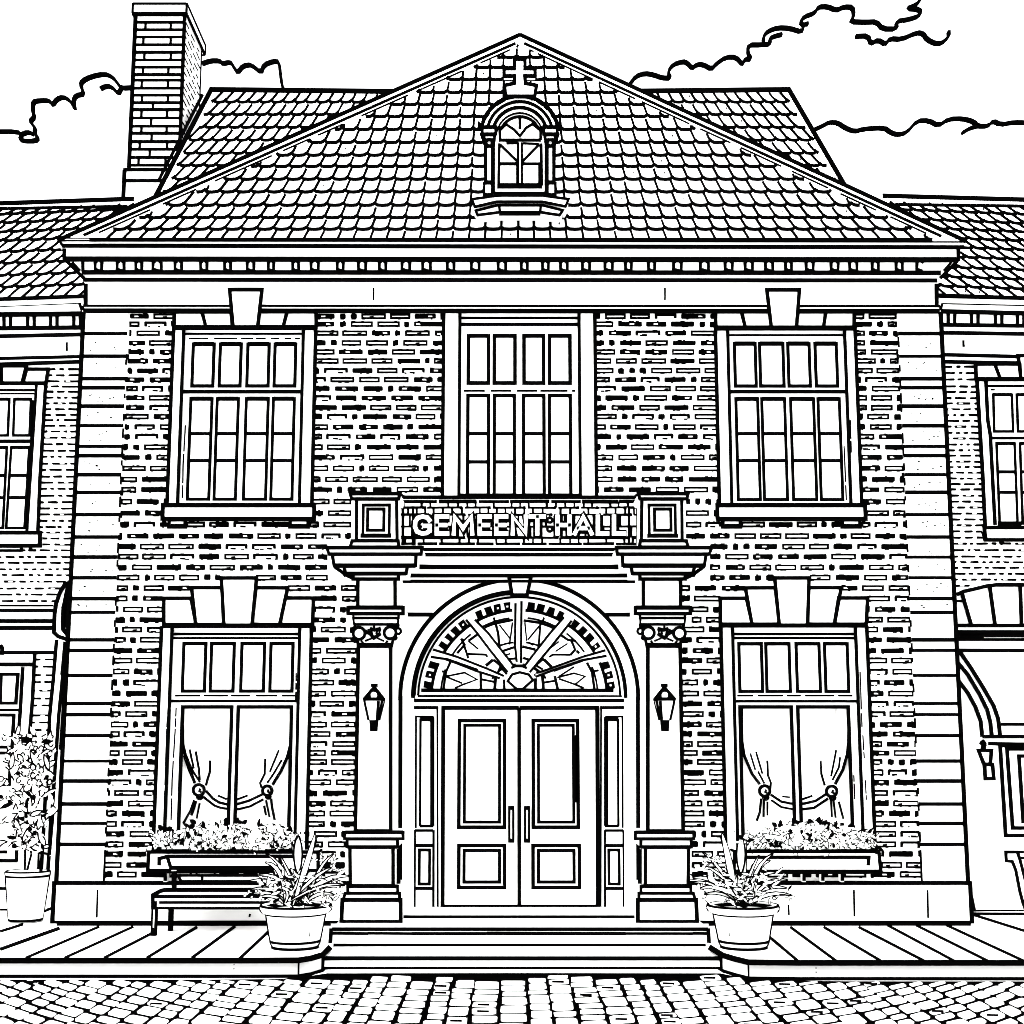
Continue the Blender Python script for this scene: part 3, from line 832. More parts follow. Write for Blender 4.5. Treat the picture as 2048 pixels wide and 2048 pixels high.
# dark glass border cells along the rim
for a0, a1 in ((94.5, 118.5), (124.5, 149), (156.5, 175), (61, 86), (31.5, 56), (5, 24)):
    if a0 > 160: ys = 176.5; seg = (166.5, 175.5)
    seg = (a0, a1)
    lo, hi = max(a0, 4.0), min(a1, 175.5)
    fl.line(M, arc(AX, cy, 176, lo, hi, 14), 5, dF)
    n = max(2, int(round((hi - lo) / 6.5)))
    for i in range(n):
        b0 = lo + (hi - lo) * (i + .12) / n; b1 = lo + (hi - lo) * (i + .78 + random.uniform(-.1, .1)) / n
        o1 = arc(AX, cy, 193, b0, b1, 3); o2 = arc(AX, cy, 178, b1 + random.uniform(-.6, 1), b0 - random.uniform(-.6, .8), 3)
        fl.blot(M, o1 + o2, dF)
        if random.random() < .4:
            bm = (b0 + b1) / 2; q = arc(AX, cy, 186, bm - .6, bm + .6, 1) + arc(AX, cy, 183, bm + .5, bm - .5, 1)
            fl.prism([M.P(x, y, dF + .016) for x, y in q], -M.n * .004, 0, cap=False)
for r_, segs in ((157, ((97, 120), (128, 150), (160, 176), (63, 84), (34, 53), (5, 22))), (108, ((96, 122), (58, 83))), (64, ((70, 84), (96, 112), (118, 148), (33, 62)))):
    for a0, a1 in segs: fl.line(M, arc(AX, cy - 4, r_, a0, a1, 6), 2.6, dF)
SP = [([(932, 1239), (953.8, 1265.3), (980.2, 1300.4), (1015.4, 1344.4)], [(949.5, 1239), (975.8, 1265.3), (1006.6, 1304.8), (1028.6, 1333)]),
      ([(1128, 1234), (1098.9, 1267.5), (1068.1, 1307), (1046.2, 1335.6)], [(1143.5, 1241), (1103.3, 1291.6), (1059.3, 1344.4)]),
      ([(866, 1299), (914.3, 1313.6), (975.8, 1337.8), (1008, 1352)], [(861.5, 1313.6), (892.3, 1318), (953.8, 1342.2), (1000, 1356.5)]),
      ([(1211, 1300.4), (1164.8, 1313.6), (1085.7, 1342.2), (1072, 1346)], [(1213.2, 1311.4), (1164.8, 1320.2), (1107.7, 1340), (1071, 1353.5)]),
      ([(1031, 1206), (1030, 1290), (1033.5, 1324)], [(1043, 1202), (1042, 1290), (1042, 1326)])]
for i, (a_, b_) in enumerate(SP):
    z_ = dF + .018 + i * .001
    fl.fill(M, a_ + b_[::-1], dF, z_); fl.line(M, a_, 3.6, z_); fl.line(M, b_, 3.6, z_)
fl.line(M, [(956, 1340.5), (892, 1318)], 5, dF + .02, t=.014); fl.line(M, [(1107, 1341.5), (1165, 1321)], 4, dF + .02, t=.014)
hubT = [(1015.4, 1362), (1024.2, 1348.8), (1039.6, 1344.4), (1057.1, 1348.8), (1065.9, 1359.8), (1046.2, 1377.4), (1033, 1377.4)]
fl.fill(M, hubT, dF, dF + .03); fl.line(M, hubT, 4, dF + .03, True)
fl.line(M, [(1022, 1336), (1030, 1332), (1048, 1332), (1054, 1337)], 4, dF + .025)
fl.build('fanlight', PAINT, poro)

# door frame, sidelights, doors
fr = MB(); dD = .12
fr.fill(M, [(818, 1396.2), (1258, 1396.2), (1258, 1822), (818, 1822)], -.05, dD)
fr.line(M, [(818.5, 1822), (821.5, 1401)], 4.2, dD); fr.line(M, [(2 * AX - 818.5, 1822), (2 * AX - 822.5, 1401)], 4.6, dD)
fr.line(M, [(819, 1401), (1256, 1401)], 6, dD)
for f in (lambda q: q, mx):
    fr.line(M, f([(824, 1415), (877, 1415)]), 5, dD); fr.line(M, f([(874.5, 1418), (875.5, 1816)]), 2.4, dD)
    fr.line(M, f([(820, 1817), (884, 1817)]), 6, dD)
fro = fr.build('door_frame', PAINT, poro)
for k, f in enumerate((lambda q: q, mx)):
    s_ = MB()
    s_.fill(M, f([(828, 1428), (868, 1428), (868, 1815), (828, 1815)]), .05, dD + .012)
    e_ = dD + .012
    s_.line(M, f([(831.5, 1656), (832, 1433), (866, 1433)]), 2.6, e_)
    s_.line(M, f([(841, 1437), (840, 1652)]), 3.6, e_); s_.line(M, f([(864.5, 1434), (864.5, 1652)]), 7.5, e_)
    s_.line(M, f([(840, 1437.5), (868, 1437.5)]), 9, e_, t=.014); s_.line(M, f([(839, 1652), (867, 1652)]), 4.5, e_)
    s_.line(M, f([(830, 1661), (867, 1661)]), 4, e_); s_.line(M, f([(830, 1691), (867, 1691)]), 5.4, e_)
    s_.line(M, f([(830, 1660), (829, 1815)]), 3.2, e_); s_.line(M, f([(867, 1660), (866.5, 1815)]), 3.6, e_)
    s_.line(M, f(rpx(M, 838.5, 859, 1700, 1768, e_)), 4.6, e_, True)
    s_.line(M, f([(830, 1777), (867, 1777)]), 5, e_)
    s_.build('sidelight', PAINT, fro)
dr_ = MB()
for k, (xa, xb, up_, lo_) in enumerate((((887.5), 1038, ((918, 1009), (929, 999)), ((917.4, 1009), (928, 999))), (1038.6, 1194, ((1066.5, 1156), (1077, 1147)), ((1066, 1159), (1077, 1148))))):
    l_ = MB(); e_ = dD + .03
    l_.fill(M, [(xa, 1415), (xb, 1415), (xb, 1815), (xa, 1815)], .06, e_)
    l_.line(M, [(xa, 1415.5), (xb, 1415.5)], 7.5, e_); l_.line(M, [(xa, 1814), (xb, 1814)], 8.5, e_)
    if k == 0:
        l_.ext(M, [(886.5, 1415), (885, 1815)], 7, e_); l_.line(M, [(1038.2, 1415), (1038.5, 1815)], 6.5, e_)
    else: l_.ext(M, [(1194.5, 1415), (1196, 1815)], 7.5, e_)
    (o0, o1), (i0, i1) = up_
    l_.line(M, rpx(M, o0, o1, 1441, 1654.5, e_), 6.2, e_, True); l_.shape(M, rpx(M, i0, i1, 1450.5, 1644, e_), e_ - .01, e_ + .008, 5, t=.01)
    if k == 1: l_.line(M, [(1151.5, 1470), (1152.5, 1605)], 8, e_)
    (o0, o1), (i0, i1) = lo_
    l_.line(M, rpx(M, o0, o1, 1691, 1775, e_), 6.2, e_, True); l_.shape(M, rpx(M, i0, i1, 1701, 1764, e_), e_ - .01, e_ + .008, 5.4, t=.01)
    lo_o = l_.build('door', PAINT, poro)
    h_ = MB(); hx = ((1018.5, 1026.5), (1050, 1058))[k]
    h_.shape(M, rpx(M, hx[0], hx[1], 1614, 1683, e_ + .05), e_ + .02, e_ + .05, 3.8)
    for y in (1616, 1681): h_.blot(M, [(hx[0] - 1, y - 4), (hx[1] + 1, y - 4), (hx[1] + 1, y + 4), (hx[0] - 1, y + 4)], e_ + .045, .02)
    h_.box(*(M.P(hx[0], 1620, e_).x, M.P(hx[1], 1620, e_).x), -(e_ + .03), -e_ + .005, M.P(hx[0], 1626, e_).z, M.P(hx[0], 1618, e_).z, 1)
    h_.box(*(M.P(hx[0], 1620, e_).x, M.P(hx[1], 1620, e_).x), -(e_ + .03), -e_ + .005, M.P(hx[0], 1684, e_).z, M.P(hx[0], 1677, e_).z, 1)
    h_.build('handle', PAINT, lo_o)

# columns
dC = 1.0
for k, f in enumerate((lambda q: q, mx)):
    cb = MB()

    def blk(x0, x1, y0, y1, d1, w=5.5, wt=None, wb=None, x0b=None, x1b=None, d0=-.02):
        pts = f([(x0, y0), (x1, y0), (x1b or x1, y1), (x0b or x0, y1)])
        cb.fill(M, pts, d0, d1); cb.line(M, pts, w, d1, True)
        if wt: cb.line(M, [pts[0], pts[1]], wt, d1, t=.014)
        if wb: cb.line(M, [pts[3], pts[2]], wb, d1, t=.014)

    # shaft
    blk(716.5, 781, 1292, 1662, dC, 6.6, x0b=710.5, x1b=781)
    # capital
    blk(696, 806, 1215, 1227, dC + .12, 6, 7.5, 4); blk(706, 797, 1228, 1236, dC + .09, 3.5, x0b=707); blk(706, 796, 1236.5, 1248, dC + .07, 3, x0b=708)
    blk(709, 792, 1248.4, 1289, dC + .02, 4.4, x0b=716, x1b=784)
    for (vx, vy) in ((717.8, 1266.5), (780, 1265.5)):
        cb.fill(M, f(arc(vx, vy, 12.5, 0, 340, 16)), dC, dC + .06); cb.line(M, f(arc(vx, vy, 11.8, 0, 345, 18)), 5, dC + .06, True)
    cb.line(M, f(K((345, 1165), (390, 1190), (415, 1220), (470, 1185))), 6, dC + .03); cb.line(M, f(K((385, 1145), (420, 1160), (470, 1145))), 5, dC + .03)
    cb.line(M, f([(716, 1290), (786, 1290)]), 7.5, dC + .03)
    for (q0, q1) in (((792, 1250), 5), ((796, 1262), 6), ((789, 1275), 4), ((711, 1270), 3.5)):
        cb.fill(M, f(arc(q0[0], q0[1], q1, 0, 330, 8)), dC - .05, dC + .02); cb.line(M, f(arc(q0[0], q0[1], q1, 0, 335, 8)), 3.4, dC + .02, True)
    for a_, b_ in (((741, 1256), (745, 1270)), ((756, 1256), (752, 1268)), ((736, 1258), (739, 1264)), ((761, 1258), (758, 1264)), ((748, 1251), (748, 1258)), ((730, 1282), (744, 1276)), ((768, 1282), (754, 1276)), ((722, 1281), (727, 1287)), ((775, 1281), (771, 1287))):
        cb.line(M, f([a_, b_]), 2.6, dC + .03)
    # block above the capital
    blk(715.5, 790, 1158, 1214, dC + .02, 6, 5)
    # pedestal
    blk(689, 806, 1664.5, 1677.5, dC + .16, 5, 6.4, 5); blk(694, 795, 1678, 1694, dC + .12, 5, None, 6); blk(699.5, 786, 1694.5, 1771.5, dC + .09, 6, x0b=700.5)
    blk(695, 795, 1772.5, 1786, dC + .12, 4.5, 6); blk(690, 799, 1786.5, 1799.5, dC + .16, 5, x0b=686)
    blk(684.5, 801, 1800, 1844, dC + .2, 7, 7, 6, x0b=682.5)
    cb.line(M, f([(797, 1698), (797, 1768)]), 7, dC - .05)
    cb.build('column', STONE, poro)

# entablature + parapet
en = MB(); dE = dC + .05
for f in (lambda q: q, mx):
    def eb(x0, x1, y0, y1, d1, wt, wb, x0b=None, x1b=None, w=5.5):
        pts = f([(x0, y0), (x1, y0), (x1b or x1, y1), (x0b or x0, y1)])
        en.fill(M, pts, -.02, d1); en.line(M, pts, w, d1, True)
        en.line(M, [pts[0], pts[1]], wt, d1, t=.014); en.line(M, [pts[3], pts[2]], wb, d1, t=.014)
    eb(653, 844, 1095, 1108, dE + .25, 6.4, 6, 658, 842); eb(664, 832, 1108.5, 1131, dE + .2, 5, 8, 668, 831)
    eb(687, 815, 1131.6, 1147, dE + .12, 5, 6.5, 691, 812); eb(706, 797, 1147.5, 1158, dE + .05, 4, 5)
    en.line(M, f([(668, 1133), (692, 1150), (709, 1158)]), 6, dE + .1); en.line(M, f([(680, 1138), (690, 1154)]), 3, dE + .1)
    # parapet block
    eb(700, 800, 987, 997.5, dE + .06, 6.2, 5, 703, 797); eb(713, 793, 998, 1081, dE, 5, 4.4, 712.5, 794)
    eb(704, 796, 1081.5, 1094, dE + .05, 4.4, 6, 700, 798)
    en.line(M, f(rpx(M, 726, 778.5, 1010, 1070.5, dE)), 4.6, dE, True); en.ext(M, f([(724, 1071), (779, 1071)]), 7, dE, t=.014)
    en.shape(M, f(rpx(M, 735, 767.5, 1018, 1060, dE)), dE - .02, dE + .01, 5)
    en.line(M, f([(799, 988), (808, 993.8)]), 6, .42)
dQ = .42
band(en, 786, 1291, 1096, 1109, .0, dQ + .2); band(en, 790, 1287, 1109.4, 1133, .0, dQ + .16); band(en, 795, 1282, 1133.4, 1151, .0, dQ + .1); band(en, 782, 1294, 1151.4, 1162, .0, dQ + .02)
en.line(M, [(842, 1098.5), (1235, 1098.5)], 6, dQ + .2); en.line(M, [(835, 1109), (1242, 1109)], 6, dQ + .2)
en.line(M, [(830, 1133.5), (1246, 1133.5)], 8, dQ + .16); en.line(M, [(812, 1151), (1264, 1151)], 6.2, dQ + .1)
en.line(M, [(800, 1162.5), (1276, 1162.5)], 4.6, dQ + .02)
eno = en.build('entablature', STONE, poro)
# sign
sg = MB(); dG = .4
sg.fill(M, [(790, 994), (1287, 994), (1287, 1095), (790, 1095)], .0, dG)
sg.line(M, [(806, 994), (1270, 994)], 6, dG + .002, t=.02)
for y, w, brk in ((1003, 5.5, 1), (1015, 3, 1), (1029, 3, 1), (1053, 2.6, 1), (1075, 4.5, 1), (1087.5, 4.2, 1)):
    x = 798
    while x < 1276:
        x2 = min(1278, x + random.uniform(25, 80)); sg.line(M, [(x, y), (x2, y + random.uniform(-.6, .6))], w + random.uniform(-1, 1), dG); x = x2 + random.uniform(1, 6)
        q_ = random.uniform(-2, 2); sg.blot(M, [(x - 9, y - 3), (x - 4, y - 3), (x - 3, y + 3), (x - 10, y + 3)], dG)
ys = [1003, 1015, 1029, 1053, 1075, 1088]
for i in range(len(ys) - 1):
    x = 806 + random.uniform(0, 14)
    while x < 1276:
        sg.line(M, [(x, ys[i]), (x + random.uniform(-.5, .5), ys[i + 1])], random.uniform(2.2, 4), dG); x += random.choice((17, 18.5, 19.5, 36))
for x in (806, 826, 1258, 1275): sg.line(M, [(x, 1012), (x, 1090)], 4, dG)
GL = {
    'G': [[(.93, .22), (.8, .06), (.5, 0), (.2, .08), (.05, .3), (.03, .6), (.15, .88), (.45, 1), (.75, .97), (.95, .85), (.95, .55), (.6, .55)]],
    'E': [[(.95, 0), (.1, 0), (.1, 1), (.95, 1)], [(.1, .5), (.8, .5)]],
    'M': [[(.06, 1), (.1, 0), (.5, .7), (.9, 0), (.94, 1)]],
    'N': [[(.08, 1), (.08, 0), (.92, 1), (.92, 0)]],
    'T': [[(0, 0), (1, 0)], [(.5, 0), (.5, 1)]],
    'H': [[(.1, 0), (.1, 1)], [(.9, 0), (.9, 1)], [(.1, .5), (.9, .5)]],
    'A': [[(.02, 1), (.5, 0), (.98, 1)], [(.2, .68), (.8, .68)]],
    'L': [[(.12, 0), (.12, 1), (.95, 1)]],
}
LET = [('G', 829, 861), ('E', 871, 896), ('M', 905, 947), ('E', 957, 981), ('E', 990, 1014), ('N', 1023, 1054), ('T', 1061, 1088), ('H', 1112, 1142), ('A', 1149, 1184), ('L', 1193, 1216), ('L', 1225, 1250)]
lt = MB()
for ch_, a, b in LET:
    for st in GL[ch_]:
        pts = [(a + (b - a) * x, 1033 + y * 34) for x, y in st]
        # square the stroke ends
        def ex(p, q, e=3.5):
            l = hypot(p[0] - q[0], p[1] - q[1]); return (p[0] + (p[0] - q[0]) / l * e, p[1] + (p[1] - q[1]) / l * e)
        pts = [ex(pts[0], pts[1])] + pts[1:-1] + [ex(pts[-1], pts[-2])]
        lt.line(M, [(x + 1.2, y + 1.6) for x, y in pts], 18, dG, t=.022)
        lt.line(M, pts, 7.8, dG + .02, t=.012, m=0)
for y in (1040, 1058): lt.line(M, arc(1099.5, y, 5, 0, 345, 10), 4, dG, True, t=.014)
sgo = sg.build('sign', STONE, poro)
lt.build('lettering', STONE, sgo)['label'] = 'raised white capital letters GEMEENT HALL'

# steps ----------------------------------------------------------------------
Zg = -.142
st = MB()


def zat(y, Y): return M.P(1024, y, -Y).z


def dist_at(y, z):
    r_ = ray(1024, y); t = (z - H) / r_.z; return -D + r_.y * t


Y1 = dist_at(1938, Zg); z1 = zat(1916.5, Y1); Y2 = dist_at(1893, z1); z2 = zat(1858.5, Y2); z2n = zat(1867.6, Y2)
F1 = Plane((0, Y1, 0), (1, 0, 0), (0, 0, 1)); F2 = Plane((0, Y2, 0), (1, 0, 0), (0, 0, 1))
a1, b1 = F1.P(647, 1925).x, F1.P(1440, 1925).x; a2, b2 = F2.P(662, 1880).x, F2.P(1417, 1880).x
st.box(a1, b1, Y1, Y2 + .3, Zg - .1, z1); st.box(a2, b2, Y2, .05, Zg - .1, z2 - .001)
st.line(F1, [(645, 1938.5), (1442, 1938.5)], 8, 0); st.line(F1, [(648, 1916.8), (1441, 1917)], 7, 0)
st.ext(F1, [(646, 1918), (645, 1937)], 5, 0); st.ext(F1, [(1442, 1918), (1443, 1937)], 5, 0)
st.line(F2, [(660, 1892), (1418, 1892)], 8, 0); st.line(F2, [(663, 1858.5), (1416, 1858.5)], 6, 0)
x = 664
while x < 1412:
    x2 = min(1414, x + random.uniform(60, 170)); st.line(F2, [(x, 1867.3 + random.uniform(-.6, .6)), (x2, 1867.3)], random.uniform(4, 5.4), 0); x = x2
st.ext(F2, [(662, 1860), (660, 1892)], 6.5, 0); st.ext(F2, [(1417, 1860), (1418.5, 1892)], 6.5, 0)
st.build('steps', STONE, hall)

# ================================================================== GROUND
GP = Plane((0, 0, 0), (1, 0, 0), (0, 1, 0)); GS = Plane((0, 0, Zg), (1, 0, 0), (0, 1, 0))
pv = MB()
KL_ = [(-1400, 1920), (500, 1920), (597, 1919.5), (622, 1915.5), (645, 1909), (661, 1893)]
KR_ = [(1418, 1893), (1446, 1910), (1470, 1917), (1497, 1923.5), (1600, 1924.5), (3450, 1925)]
for side, kp in ((0, KL_), (1, KR_)):
    pts = [GP.P(*q) for q in kp]
    xin = pts[-1].x if side == 0 else pts[0].x
    if side == 0: loop = pts + [V((xin, .3, 0)), V((UL, .3, 0)), V((UL, 2.2, 0)), V((-40, 2.2, 0)), V((-40, pts[0].y, 0))]
    else: loop = pts + [V((40, pts[-1].y, 0)), V((40, 2.2, 0)), V((UR, 2.2, 0)), V((UR, .3, 0)), V((xin, .3, 0))]
    pv.prism(loop, V((0, 0, -.3)))
pv.line(GP, [(113, 1848), (662, 1848)], 5, 0, t=.004); pv.line(GP, [(1417, 1848), (1942, 1848)], 5, 0, t=.004)
pv.line(GP, [(1942, 1827), (2500, 1829)], 4, 0, t=.004)
VPX, VPY = 1030, 1452
for a, b, w in ((O((0, 1335), (150, 1288)), 0, 4), (O((0, 1450), (385, 1313)), 0, 5.5), (O((165, 1505), (640, 1303)), 0, 3.6), (O((415, 1505), (860, 1303)), 0, 3.6), (O((670, 1505), (975, 1348)), 0, 4),
                (O((945, 1505), (1270, 1305)), 0, 4.2), (O((1235, 1505), (1515, 1300)), 0, 4.6), (O((1540, 1512), (1730, 1335)), 0, 4.6),
                (R((1255, 1372), (1440, 1528)), 0, 4.4), (R((1385, 1305), (1690, 1530)), 0, 4.2), (R((1600, 1305), (1980, 1530)), 0, 4.2), (R((1825, 1305), (2260, 1530)), 0, 4.2)):
    pv.line(GP, a, w, 0, t=.004)
for x in (1775, 1832, 1893):
    y = 1850; dx, dy = x - VPX, y - VPY; f_ = (1922 - VPY) / dy
    pv.line(GP, [(x, y), (VPX + dx * f_, 1922)], 4, 0, t=.004)
pv.line(GP, [(1946, 1829), (2048, 1861), (2200, 1909)], 4, 0, t=.004)
tag(pv.build('pavement', PAVE), kind='structure')
kb = MB()
for kp in (KL_, KR_):
    kb.line(GP, kp, 9, 0, t=.003)
    top = [GP.P(*q) for q in kp]
    for a, b in zip(top[:-1], top[1:]):
        o = V((0, -.012, 0))
        kb.poly([a + o, b + o, b + o + V((0, 0, Zg)), a + o + V((0, 0, Zg))]); kb.poly([a + o, b + o, b, a])
    foot = [proj(q + V((0, -.012, Zg))) for q in top]
    kb.line(GS, foot, 8.5, 0, t=.004)
for x, y0, y1 in ((598, 1921, 1945), (1496, 1926, 1952), (645, 1914, 1936)):
    q = GP.P(x, y0); kb.path([q + V((0, -.02, 0)), q + V((0, -.02, Zg))], .012, n=4)
for x, y in ((469, 1923), (1631, 1930)):
    q = GP.P(x, y); 
    for z in (-.02, -.06): kb.path([q + V((0, -.02, z)), q + V((0, -.02, z - .012))], .006, n=4)
tag(kb.build('kerb', STONE), kind='structure')
sr = MB()
sr.poly([V((-400, -200, Zg - .004)), V((400, -200, Zg - .004)), V((400, 500, Zg - .004)), V((-400, 500, Zg - .004))])
# gutter line
gut = [(-1400, 1963.5), (420, 1963), (560, 1962), (620, 1956), (655, 1950.5), (1040, 1950), (1440, 1950.5), (1470, 1957), (1540, 1965), (1700, 1966.5), (3450, 1967)]
sr.line(GS, gut, 7, 0, t=.003)
tag(sr.build('street', PAVE), kind='structure')
# cobbles: dark joints with white stones on them
cbm = MB()
gw = [GS.P(*q) for q in gut]


def gutY(X):
    for a, b in zip(gw[:-1], gw[1:]):
        if a.x <= X <= b.x: return a.y + (b.y - a.y) * (X - a.x) / (b.x - a.x)
    return gw[0].y


j0 = [V((g.x, g.y - .02, Zg + .002)) for g in gw]
cbm.poly([j0[0], V((j0[0].x, -8, Zg + .002))] + [V((j0[-1].x, -8, Zg + .002))] + j0[::-1][:-1], 1)
X = -11.0; col = 0
while X < 11.0:
    wcol = random.uniform(.17, .25)
    Y = -D + 14.75 + random.uniform(-.2, .2)
    off = 0
    while Y > -D + 9.6:
        L = random.choice((.26, .30, .34, .38, .46)) * random.uniform(.9, 1.1)
        g = .013 + random.uniform(0, .008); gy = .052
        sh = random.uniform(-.012, .012) + .5 * (.10 if X < 0 else -.10) * abs(X) / 6 * 0
        x0, x1 = X + g + sh, X + wcol - g + sh; ya, yb = Y - gy, Y - L + gy
        if ya > gutY(X + wcol / 2) - .035: ya = gutY(X + wcol / 2) - .035
        if ya - yb > .05:
            cx_, cy_ = (x0 + x1) / 2, (ya + yb) / 2; hx_, hy_ = (x1 - x0) / 2, (ya - yb) / 2
            skew = 1.25 * max(-1, min(1, cx_ / 4.6))
            pts = []
            for sx, sy in ((-1, -1), (1, -1), (1, 1), (-1, 1)):
                ca, cb2 = random.uniform(.12, .34), random.uniform(.12, .34); jx, jy = random.uniform(-.07, .05), random.uniform(-.09, .05)
                two = [(sx * (1 - ca + jx), sy * (1 + jy)), (sx * (1 + jx), sy * (1 - cb2 + jy))]
                for qx, qy in (two if sx * sy < 0 else two[::-1]):
                    pts.append(V((cx_ + hx_ * qx, cy_ + hy_ * qy + skew * hx_ * qx, Zg + .012)))
            cbm.prism(pts, V((0, 0, -.009)), 0, cap=False)
            if random.random() < .10:
                q = proj(V((cx_, cy_, Zg + .012))); cbm.line(GS, [(q[0] - 14, q[1]), (q[0] + 10, q[1] + .6)], 2.4, .012, t=.003)
        Y -= L
    X += wcol
tag(cbm.build('cobblestones', STONE), kind='structure')

# ================================================================== WINGS
aL = radians(6.0)
wingY = 1.14


def wing(side):
    sg_ = -1 if side == 'L' else 1
    x_at = -5.2 if side == 'L' else 5.25
    u = (cos(aL), -sg_ * -1 * sin(aL) * 1, 0)
    u = (cos(aL), (sin(aL) if side == 'R' else -sin(aL)), 0)
    return Plane((x_at, wingY, 0), u, (0, 0, 1))


def run(mb, pl, xa, ya, xb, yb, w, d, X0, X1, **k):
    """line through two traced points run on to X0..X1"""
    f = lambda x: ya + (yb - ya) * (x - xa) / (xb - xa)
    mb.line(pl, [(X0, f(X0)), (X1, f(X1))], w, d, **k)


for side in ('L', 'R'):
    pl = wing(side); isL = side == 'L'
    wg = thing('side_wing', 'lower brick side wing left of the town hall, behind the leafy shrub' if isL else 'lower brick side wing right of the town hall with an arched doorway', 'building', tuple(pl.o))
    far = -700 if isL else 2750
    near = 175 if isL else 1868
    X0, X1 = (far, near) if isL else (near, far)
    LYS = ((598, 592, 6.4), (610.5, 603.5, 5.2), (628.6, 627, 8.4), (656, 654.4, 7.2), (672, 668.5, 6.4)) if isL else ((596, 592, 6.2), (608, 604, 6.4), (626, 622, 7.4), (651, 649, 6.4), (667.4, 665, 6.4))
    YX = (0, 165) if isL else (2048, 1879)
    # wall
    w = MB()
    w.fill(pl, [(X0, 660), (X1, 660), (X1, 1852), (X0, 1852)], -.3, 0)
    zt = pl.P(near, 660).z
    end = pl.P(far, 1400)
    w.box(min(pl.P(near, 1000).x, end.x), max(pl.P(near, 1000).x, end.x), pl.P(near, 1000).y + .9 + abs(end.y - pl.P(near, 1000).y), 9.5, 0, zt)
    kw = dict(longs=(16, 32), shorts=(6, 11), gap=(5, 8), solid=1.1, ps=.2)
    if isL:
        rows = [560 + z / K5 for z in (688, 735, 782, 822, 862, 908, 952, 998, 1042, 1082, 1125, 1170, 1217, 1268, 1318, 1365, 1418, 1467, 1518, 1565, 1613, 1667, 1717, 1765, 1812, 1860, 1908)] + \
               [1000 + z / K5 for z in (208, 250, 297, 343, 388, 440, 485, 535, 580, 630, 683, 730, 780)]
        ed = lin(164, 700, 142, 1130)
        ob = [(725, 1062, lambda y: -800, lin(93, 760, 76, 1062)), (1060, 1096, lambda y: -800, cst(82)), (1130, 1260, lin(138, 1150, 108, 1210), cst(200))]
        bricks(w, pl, rows, lambda y: -160, lambda y: ed(y) - 3, ob, 0, lambda y: 4.6, **kw)
        rows2 = [1319, 1333, 1350, 1364, 1381, 1397, 1411, 1431, 1445, 1460, 1473, 1484, 1500]
        bricks(w, pl, rows2, lin(71, 1310, 60, 1500), lin(107, 1310, 96, 1500), [], 0, lambda y: 4.4, **kw)
        for ya, w_ in ((1211, 2.6), (1220.8, 5.4), (1242, 7), (1255.7, 7.5)): w.line(pl, [(far, ya), (106, ya)], w_, 0)
        w.line(pl, [(2, 1305), (108, 1305)], 6, 0); w.line(pl, [(0, 1290), (4, 1296), (3, 1310)], 7, 0)
        run(w, pl, 0, 716.6, 165, 712.7, 5.4, .02, far, 167); run(w, pl, 0, 728, 165, 723, 6, .02, far, 167)
        w.line(pl, DD((515, 480), (515, 548)), 2.4, .02)
        for ya, xe, w_ in ((1721.5, 33, 6), (1777, 11, 5), (1821, 16, 6), (1833, 16, 3), (1704, 14, 5), (1608, 12, 4.5), (1630, 12, 4), (1650, 20, 6)):
            w.line(pl, [(-300, ya), (xe, ya)], w_, 0)
        w.line(pl, [(32.6, 1695), (32.6, 1724)], 6, 0)
        w.line(pl, [(-300, 1840), (106, 1838)], 5, 0)
    else:
        rows = [560 + z / K5 for z in (670, 717, 768, 822, 865, 912, 953, 998, 1043, 1088, 1132, 1180, 1224, 1270, 1315, 1357, 1403, 1445, 1488, 1533, 1577, 1618, 1665, 1712, 1757, 1805, 1850, 1895)] + \
               [1000 + z / K5 for z in (242, 290, 337, 387, 437, 480, 523, 570, 615, 662)]
        ed = lin(1882, 700, 1907, 1180)
        ob = [(727, 1052, lin(1952, 730, 1970, 1052), cst(2800)), (1050, 1082, cst(1968), cst(2800)), (1165, 1180, cst(1940), cst(2800))]
        bricks(w, pl, rows, lambda y: ed(y) + 3, lambda y: 2230, ob, 0, lambda y: 4.6, **kw)
        w.line(pl, N((1415, 730), (1470, 705), (1560, 685), (1640, 665), (1720, 655), (1932, 655), (2400, 690)), 6.4, .03)
        for a_, b_ in (((1455, 720), (1525, 960)), ((1670, 670), (1710, 960)), ((1905, 660), (1915, 960)), ((2130, 670), (2120, 960))): w.line(pl, N(a_, b_), 6, .03)
        w.line(pl, N((1400, 780), (1475, 780)), 3.6, .03)
        w.line(pl, [(1910, 1250.5), (far, 1250.5)], 6, .03)
        w.line(pl, [(1910, 1265), (far, 1265)], 8.5, .05); w.line(pl, [(1918, 1272.5), (1968, 1272.5)], 8, .05); w.line(pl, [(1912, 1279), (far, 1279)], 4.4, .05); w.line(pl, [(1968, 1272), (far, 1272)], 3, .05)
        w.line(pl, [(1908, 1300.6), (far, 1301.5)], 6.2, .03)
        run(w, pl, 2037, 712.7, 1882, 709, 6, .02, 1878, far); run(w, pl, 2037, 725.6, 1882, 723, 6, .02, 1878, far)
        w.line(pl, G((1465, 465), (1466, 508), (1476, 508)), 2.6, .02)
        for pts in (((1440, 1175), (1520, 1290), (1620, 1450), (1700, 1590), (1735, 1690), (1750, 1820)), ((1415, 1245), (1500, 1350), (1590, 1500), (1650, 1620), (1675, 1720), (1685, 1820)),
                    ((1415, 1378), (1500, 1490), (1560, 1600), (1600, 1710), (1612, 1830))): w.line(pl, N(*pts), 6.2, .03)
        w.line(pl, [(2001, 1448.5), (far, 1448.5)], 5.2, .03); w.line(pl, [(1966, 1473), (far, 1473)], 6, .03); w.line(pl, [(1977, 1487), (2032, 1488), (far, 1491)], 5.6, .03)
        w.line(pl, [(1942, 1824), (far, 1824)], 7.5, .03)
